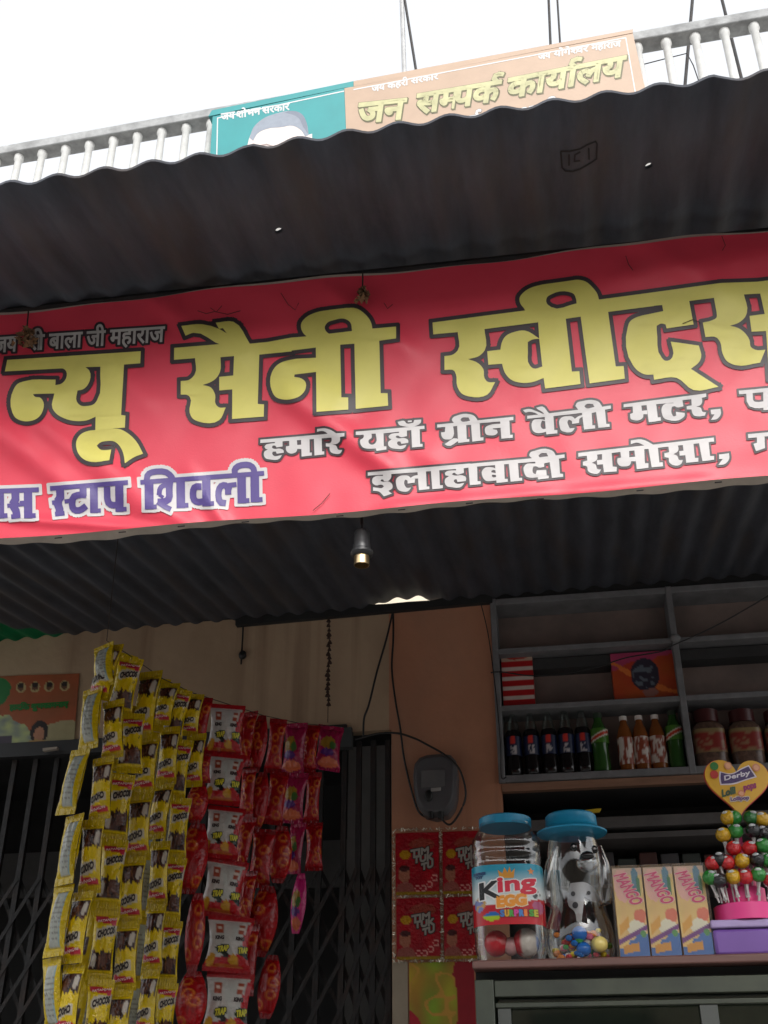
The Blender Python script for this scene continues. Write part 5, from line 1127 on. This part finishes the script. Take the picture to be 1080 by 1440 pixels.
# ------------------------------------------------------------------ snack packets hanging from a cord
def pillow(w_, h, T, seal=.09, sd=0, pinch=0):
    def t_(u, v):
        if v < seal or v > 1 - seal: return .0012 + .0008 * math.sin(u * 60)
        vv = (v - seal) / (1 - 2 * seal); e = max(0, 1 - (2 * u - 1) ** 2)
        return T * (math.sin(math.pi * vv) ** .55) * e ** .6 * (1 + .10 * nz(u, v, 6, sd)) + .0012 + .0035 * nz(u * 1.0, v, 11, sd + 3) * (1 - .5 * math.sin(math.pi * vv)) * e
    def xw(v):
        vv = min(1, max(0, (v - seal) / (1 - 2 * seal)))
        if pinch: return w_ * (1 - pinch + pinch * math.sin(math.pi * (.06 + .88 * v)) ** .9)
        return w_ * (1 - .17 * math.sin(math.pi * vv) ** .7 + .025 * nz(v, .3, 4, sd + 8))
    def front(u, v, off=0): return Vector(((u - .5) * xw(v), -t_(u, v) - off, -h * v))
    def back(u, v, off=0): return Vector(((.5 - u) * xw(v), t_(1 - u, v) + off, -h * v))
    return front, back
PK = {}
def packet_mesh(key, w_, h, T, fcol, bcol, texts=(), sd=0, flip=False, pinch=0):
    fr_, bk = pillow(w_, h, T, .1, sd, pinch)
    ff = (lambda u, v: fcol(1 - u, 1 - v)) if flip else fcol
    m_ = MB(); m_.grid(fr_, 22, 40, ff); m_.grid(bk, 22, 40, bcol); me = m_.mesh('packet', M_print)
    lm = None
    if texts:
        mb = MB()
        for s, u0, u1, v0, v1, tilt, col, fr2, out, outr in texts:
            sh = text_shape(s); bx = bbox(sh)
            def f(x, y):
                a = (x - bx[0]) / (bx[2] - bx[0]); b2 = (y - bx[1]) / (bx[3] - bx[1]); u, v = u0 + (u1 - u0) * a, v1 + (v0 - v1) * b2 - tilt * (a - .5)
                return (1 - u, 1 - v) if flip else (u, v)
            q = sh.tf(f)
            if out: emit(mb, q.fat(outr).sub(.08), fr_, .0012, 0, L(*out))
            emit(mb, merge(q, q.fat(fr2)).sub(.08), fr_, .0022, 0, L(*col))
        lm = mb.mesh('lettering', M_card)
    PK[key] = (me, lm, w_, h)
yb = (226, 194, 6)
def choc(sd):
    return painter([(lambda u, v: abs(v - .33 + .08 * (u - .5)) < .07 + .05 * nz(u, v, 6, sd) and u > .1, L(205, 195, 175)), (lambda u, v: .60 + .09 * nz(u * 1.5, v * .3, 9, sd) < v < .86 and .03 < u < .95, lambda u, v: L(62 + 40 * nz(u, v, 7, sd), 30 + 14 * nz(u, v, 7, sd), 22)), (lambda u, v: .63 < v < .84 and .1 < u < .9 and abs(nz(u, v, 5, sd + 2)) < .06, L(125, 82, 52)), (blob(.6, .70, .16, .09, sd + 4), L(92, 50, 32)), (blob(.16, .74, .1, .10, sd + 9), L(200, 190, 175)),
                    (lambda u, v: abs(v - .165 - .06 * (u - .5)) < .045 and .08 < u < .95, L(190, 40, 60)), (ringt(.86, .44, .05, .025, .3), L(40, 60, 30)), (lambda u, v: v < .115 or v > .885, lambda u, v: L(196 + 12 * math.sin(u * 55), 168 + 11 * math.sin(u * 55), 3))], lambda u, v: L(yb[0] + 15 * nz(u, v, 4, sd), yb[1] + 10 * nz(u, v, 4, sd), yb[2]))
def chocback(u, v):
    if v < .12 or v > .88 or u < .36 or u > .86: return L(60, 32, 24) if u < .16 and .55 < v < .82 else L(205, 176, 5)
    if .2 < v < .8 and (v * 26) % 1 < .4 and nz(u * 3, v * 12, 9, 2) > -.15: return L(130, 130, 125)
    return L(172, 176, 166) if u < .80 else L(125, 165, 175)
CT = [('CHOCOS', .18, .9, .285, .375, .08, (45, 32, 28), .009, None, 0), ('PATANJALI', .15, .9, .145, .185, .05, (235, 190, 190), .004, None, 0)]
for i in range(5):
    packet_mesh('cu%d' % i, .078, .2, .023, choc(i), chocback, CT, i); packet_mesh('cf%d' % i, .078, .2, .023, choc(i + 5), chocback, CT, i + 5, True)
def redp(sd):
    rr = random.Random(sd); rings = [(rr.uniform(.1, .9), .2 + .2 * i + rr.uniform(-.06, .06)) for i in range(4)]
    ly = [(blob(.5, .4, .5, .3, sd, .6), L(158, 12, 20))]
    for a, b_ in rings: ly += [(ringt(a, b_, .26, .085, .22), L(190, 72, 24)), (ringt(a + .02, b_ - .008, .2, .065, .62), L(208, 118, 44))]
    return painter(ly + [(lambda u, v: v < .1 or v > .9, L(142, 8, 16))], lambda u, v: L(176 + 14 * nz(u, v, 5, sd), 12, 22))
for i in range(3): packet_mesh('r%d' % i, .085, .2, .026, redp(i), redp(i + 7), (), i + 20); packet_mesh('b%d' % i, .085, .2, .032, redp(i + 3), redp(i + 9), (), i + 50, False, .72)
def kingp(sd):
    ly = [(lambda u, v: .07 < v < .80 - .14 * u and u < .95 - .10 * math.sin(v * 3), lambda u, v: L(200 + 14 * nz(u, v, 4, sd), 197, 190))]
    for o in (0, .52): ly += [(rect(.17 + o, .15, .32 + o, .33), L(165, 75, 50)), (rect(.2 + o, .22, .3 + o, .27), L(225, 205, 190)), (blob(.12 + o, .80, .10, .11, sd, .3), L(205, 150, 35)), (blob(.36 + o, .62, .15, .09, sd + 2, .9), L(40, 60, 20)), (blob(.45 + o, .72, .07, .05, sd + 3), L(25, 20, 22))]
    return painter(ly + [(blob(.5, .90, .34, .04, sd + 5, .8), L(185, 95, 38)), (lambda u, v: v < .1 or v > .92, L(165, 16, 26))], lambda u, v: L(180, 22, 30))
KT = [('KING', .15, .36, .39, .45, .0, (60, 45, 45), .006, None, 0), ('TRAP', .24, .5, .57, .66, .03, (215, 205, 50), .008, (25, 30, 15), .02), ('KING', .67, .88, .39, .45, .0, (60, 45, 45), .006, None, 0), ('TRAP', .76, .99, .57, .66, .03, (215, 205, 50), .008, (25, 30, 15), .02)]
packet_mesh('k0', .16, .17, .028, kingp(1), redp(3), KT, 31); packet_mesh('k1', .16, .17, .028, kingp(6), redp(4), KT, 32)
def pinkp(sd): return painter([(blob(.4, .45, .3, .16, sd), L(165, 125, 40)), (blob(.6, .5, .16, .09, sd + 1), L(70, 110, 50)), (blob(.4, .65, .3, .08, sd + 2), L(90, 40, 120)), (blob(.5, .85, .4, .1, sd + 3), L(215, 110, 70))], lambda u, v: L(160, 22 + 20 * nz(u, v, 5, sd), 70) if sd < 2 else L(200, 30, 115))
for i in range(2): packet_mesh('p%d' % i, .075, .2, .02, pinkp(i), pinkp(i + 4), (), i + 40)
packet_mesh('p2', .075, .2, .024, pinkp(2), pinkp(3), (), 44, False, .7)

cord_px = [(150, 901), (180, 920), (228, 954), (270, 974), (320, 990), (370, 1006), (420, 1017), (462, 1021), (482, 1020)]
def cordY(x): return 3.25 + (x - 150) / (482 - 150) * 1.18
cp = [at(x, y, cordY(x)) for x, y in cord_px]
cq = [Vector((cp[0].x - .0, cp[0].y - .02, rz(cp[0].x, cp[0].y - .02) - .004)), cp[0]] + cp[1:]
tag(MB().tube(cq, .0014, 6).build('packet_rope', M_cord, None, cp[0]), 'thin sagging cord carrying the snack packet strips', 'cord')
rs = random.Random(11)
def strip(lab, pts, wpx, keys, yaw, dY=0.0, wob=5, group='hanging snack packet strips'):
    """pts: pixel centre of each joint between packets, top to bottom"""
    Y = cordY(pts[0][0]) + dY; top = at(*pts[0], Y)
    rt = thing('packet_strip', lab, 'snack packets', top, group)
    for i in range(len(pts) - 1):
        a, b_ = at(*pts[i], Y), at(*pts[i + 1], Y); d = b_ - a; h = d.length
        me, lm, w_, hh = PK[keys[(i + (len(lab) if len(keys) == 5 else 0)) % len(keys)]]
        wd = (wpx[i % len(wpx)] if isinstance(wpx, (list, tuple)) else wpx) * mpp(a)
        o = bpy.data.objects.new('packet', me); C.objects.link(o); o.parent = rt; o.location = a - top
        yw = yaw + rs.uniform(-wob, wob); cw = max(.45, abs(math.cos(R(yw))))
        q = (-d).to_track_quat('Z', 'Y').to_matrix().to_4x4() if False else Matrix.Rotation(math.atan2(-d.x, -d.z) * -1, 4, 'Y')
        o.rotation_euler = (q @ Matrix.Rotation(R(yw), 4, 'Z') @ Matrix.Rotation(R(rs.uniform(-9, 7)), 4, 'X') @ Matrix.Rotation(R(rs.uniform(-1.2, 1.2)), 4, 'Y')).to_euler()
        o.scale = (wd / cw / w_, wd / cw / w_ * rs.uniform(.9, 1.15), h / hh * 1.01)
        if lm: l_ = bpy.data.objects.new('lettering', lm); C.objects.link(l_); l_.parent = o
f_ = ['cf%d' % i for i in range(5)]; u_ = ['cu%d' % i for i in range(5)]
strip('yellow cereal packet strip turned to show white backs, leftmost of all', [(146, 907), (131, 968), (114, 1054), (106, 1146), (91, 1245), (73, 1347), (54, 1452)], 34, f_, 158, -.02)
strip('yellow cereal packet strip facing front beside the leftmost white backed one', [(160, 907), (160, 985), (146, 1065), (132, 1152), (118, 1254), (105, 1356), (91, 1458)], 35, f_, -14, -.05)
strip('shadowed yellow strip hanging behind the second cereal strip', [(176, 919), (173, 990), (164, 1075), (155, 1165), (143, 1262), (131, 1362), (120, 1462)], 30, f_, 215, .07)
strip('twisted yellow cereal strip with upright wording and pale blue back edges', [(185, 924), (186, 1003), (172, 1088), (163, 1180), (152, 1278), (143, 1377), (133, 1478)], 32, u_, 30, -.02)
strip('yellow cereal packet strip with inverted wording in the middle of the yellow group', [(213, 944), (209, 1037), (198, 1117), (189, 1205), (180, 1296), (171, 1392), (161, 1490)], 37, f_, -10, -.04)
strip('shadowed yellow strip hanging behind the middle cereal strip', [(226, 954), (222, 1030), (213, 1115), (205, 1200), (198, 1290), (190, 1380), (182, 1470)], 28, f_, 205, .08)
strip('yellow cereal strip with inverted wording third from the red strips', [(240, 961), (240, 1022), (232, 1102), (226, 1183), (220, 1272), (212, 1364), (203, 1457)], 31, f_, -8, -.02)
strip('yellow cereal strip with upright wording next to the loose red strip', [(256, 969), (258, 1040), (255, 1122), (248, 1206), (243, 1295), (236, 1382), (229, 1472)], 28, u_, 22, .0)
strip('short yellow cereal strip ending high up beside the red packets', [(274, 976), (277, 1032), (272, 1106)], 30, f_, -4, -.03)
strip('shadowed yellow strip hanging behind the two cereal strips next to the red ones', [(249, 967), (247, 1048), (242, 1128), (236, 1212), (230, 1302), (223, 1392), (216, 1480)], 26, f_, 200, .09)
strip('loose red snack strip left of the white packets, bulging and narrow by turns', [(287, 981), (285, 1060), (281, 1100), (279, 1158), (279, 1256), (273, 1366), (266, 1454)], [26, 24, 30, 40, 26, 42], ['r0', 'r1', 'b0', 'b1', 'b2', 'b0'], 10)
strip('broad white and red packet strip with dark wording in the middle', [(321, 991), (321, 1060), (320, 1135), (322, 1209), (326, 1289), (325, 1368), (323, 1460)], [48, 50, 52, 56, 62, 66], ['k0', 'k1'], 16, -.05, 5)
strip('red snack strip partly hidden behind the white packets', [(352, 1001), (351, 1080), (351, 1150), (352, 1225), (354, 1300), (352, 1400)], [26, 24, 24, 26, 28], ['r2', 'r0', 'r1'], -20, .03)
strip('red ring snack strip just right of the white packets, longest of its kind', [(369, 1006), (370, 1086), (373, 1166), (377, 1246), (384, 1343), (387, 1432)], [24, 26, 34, 42, 32], ['r1', 'b1', 'b2', 'b0', 'b1'], -5)
strip('red ring snack strip between the longest red strip and the magenta one', [(392, 1011), (394, 1085), (397, 1162), (398, 1240)], [24, 26, 32], ['r0', 'r1', 'b2'], 12)
strip('magenta and red snack strip tapering to one pink packet', [(417, 1017), (418, 1087), (420, 1157), (424, 1228), (425, 1312)], [34, 34, 24, 22], ['p0', 'p1', 'p0', 'p2'], -10)
strip('red ring snack strip right of the magenta one', [(440, 1020), (442, 1086), (442, 1157), (438, 1226)], [22, 22, 24], ['r2', 'r0'], 8)
strip('single pink and clear sweet bag at the right end of the cord', [(466, 1021), (470, 1086)], [34], ['p1'], 20)
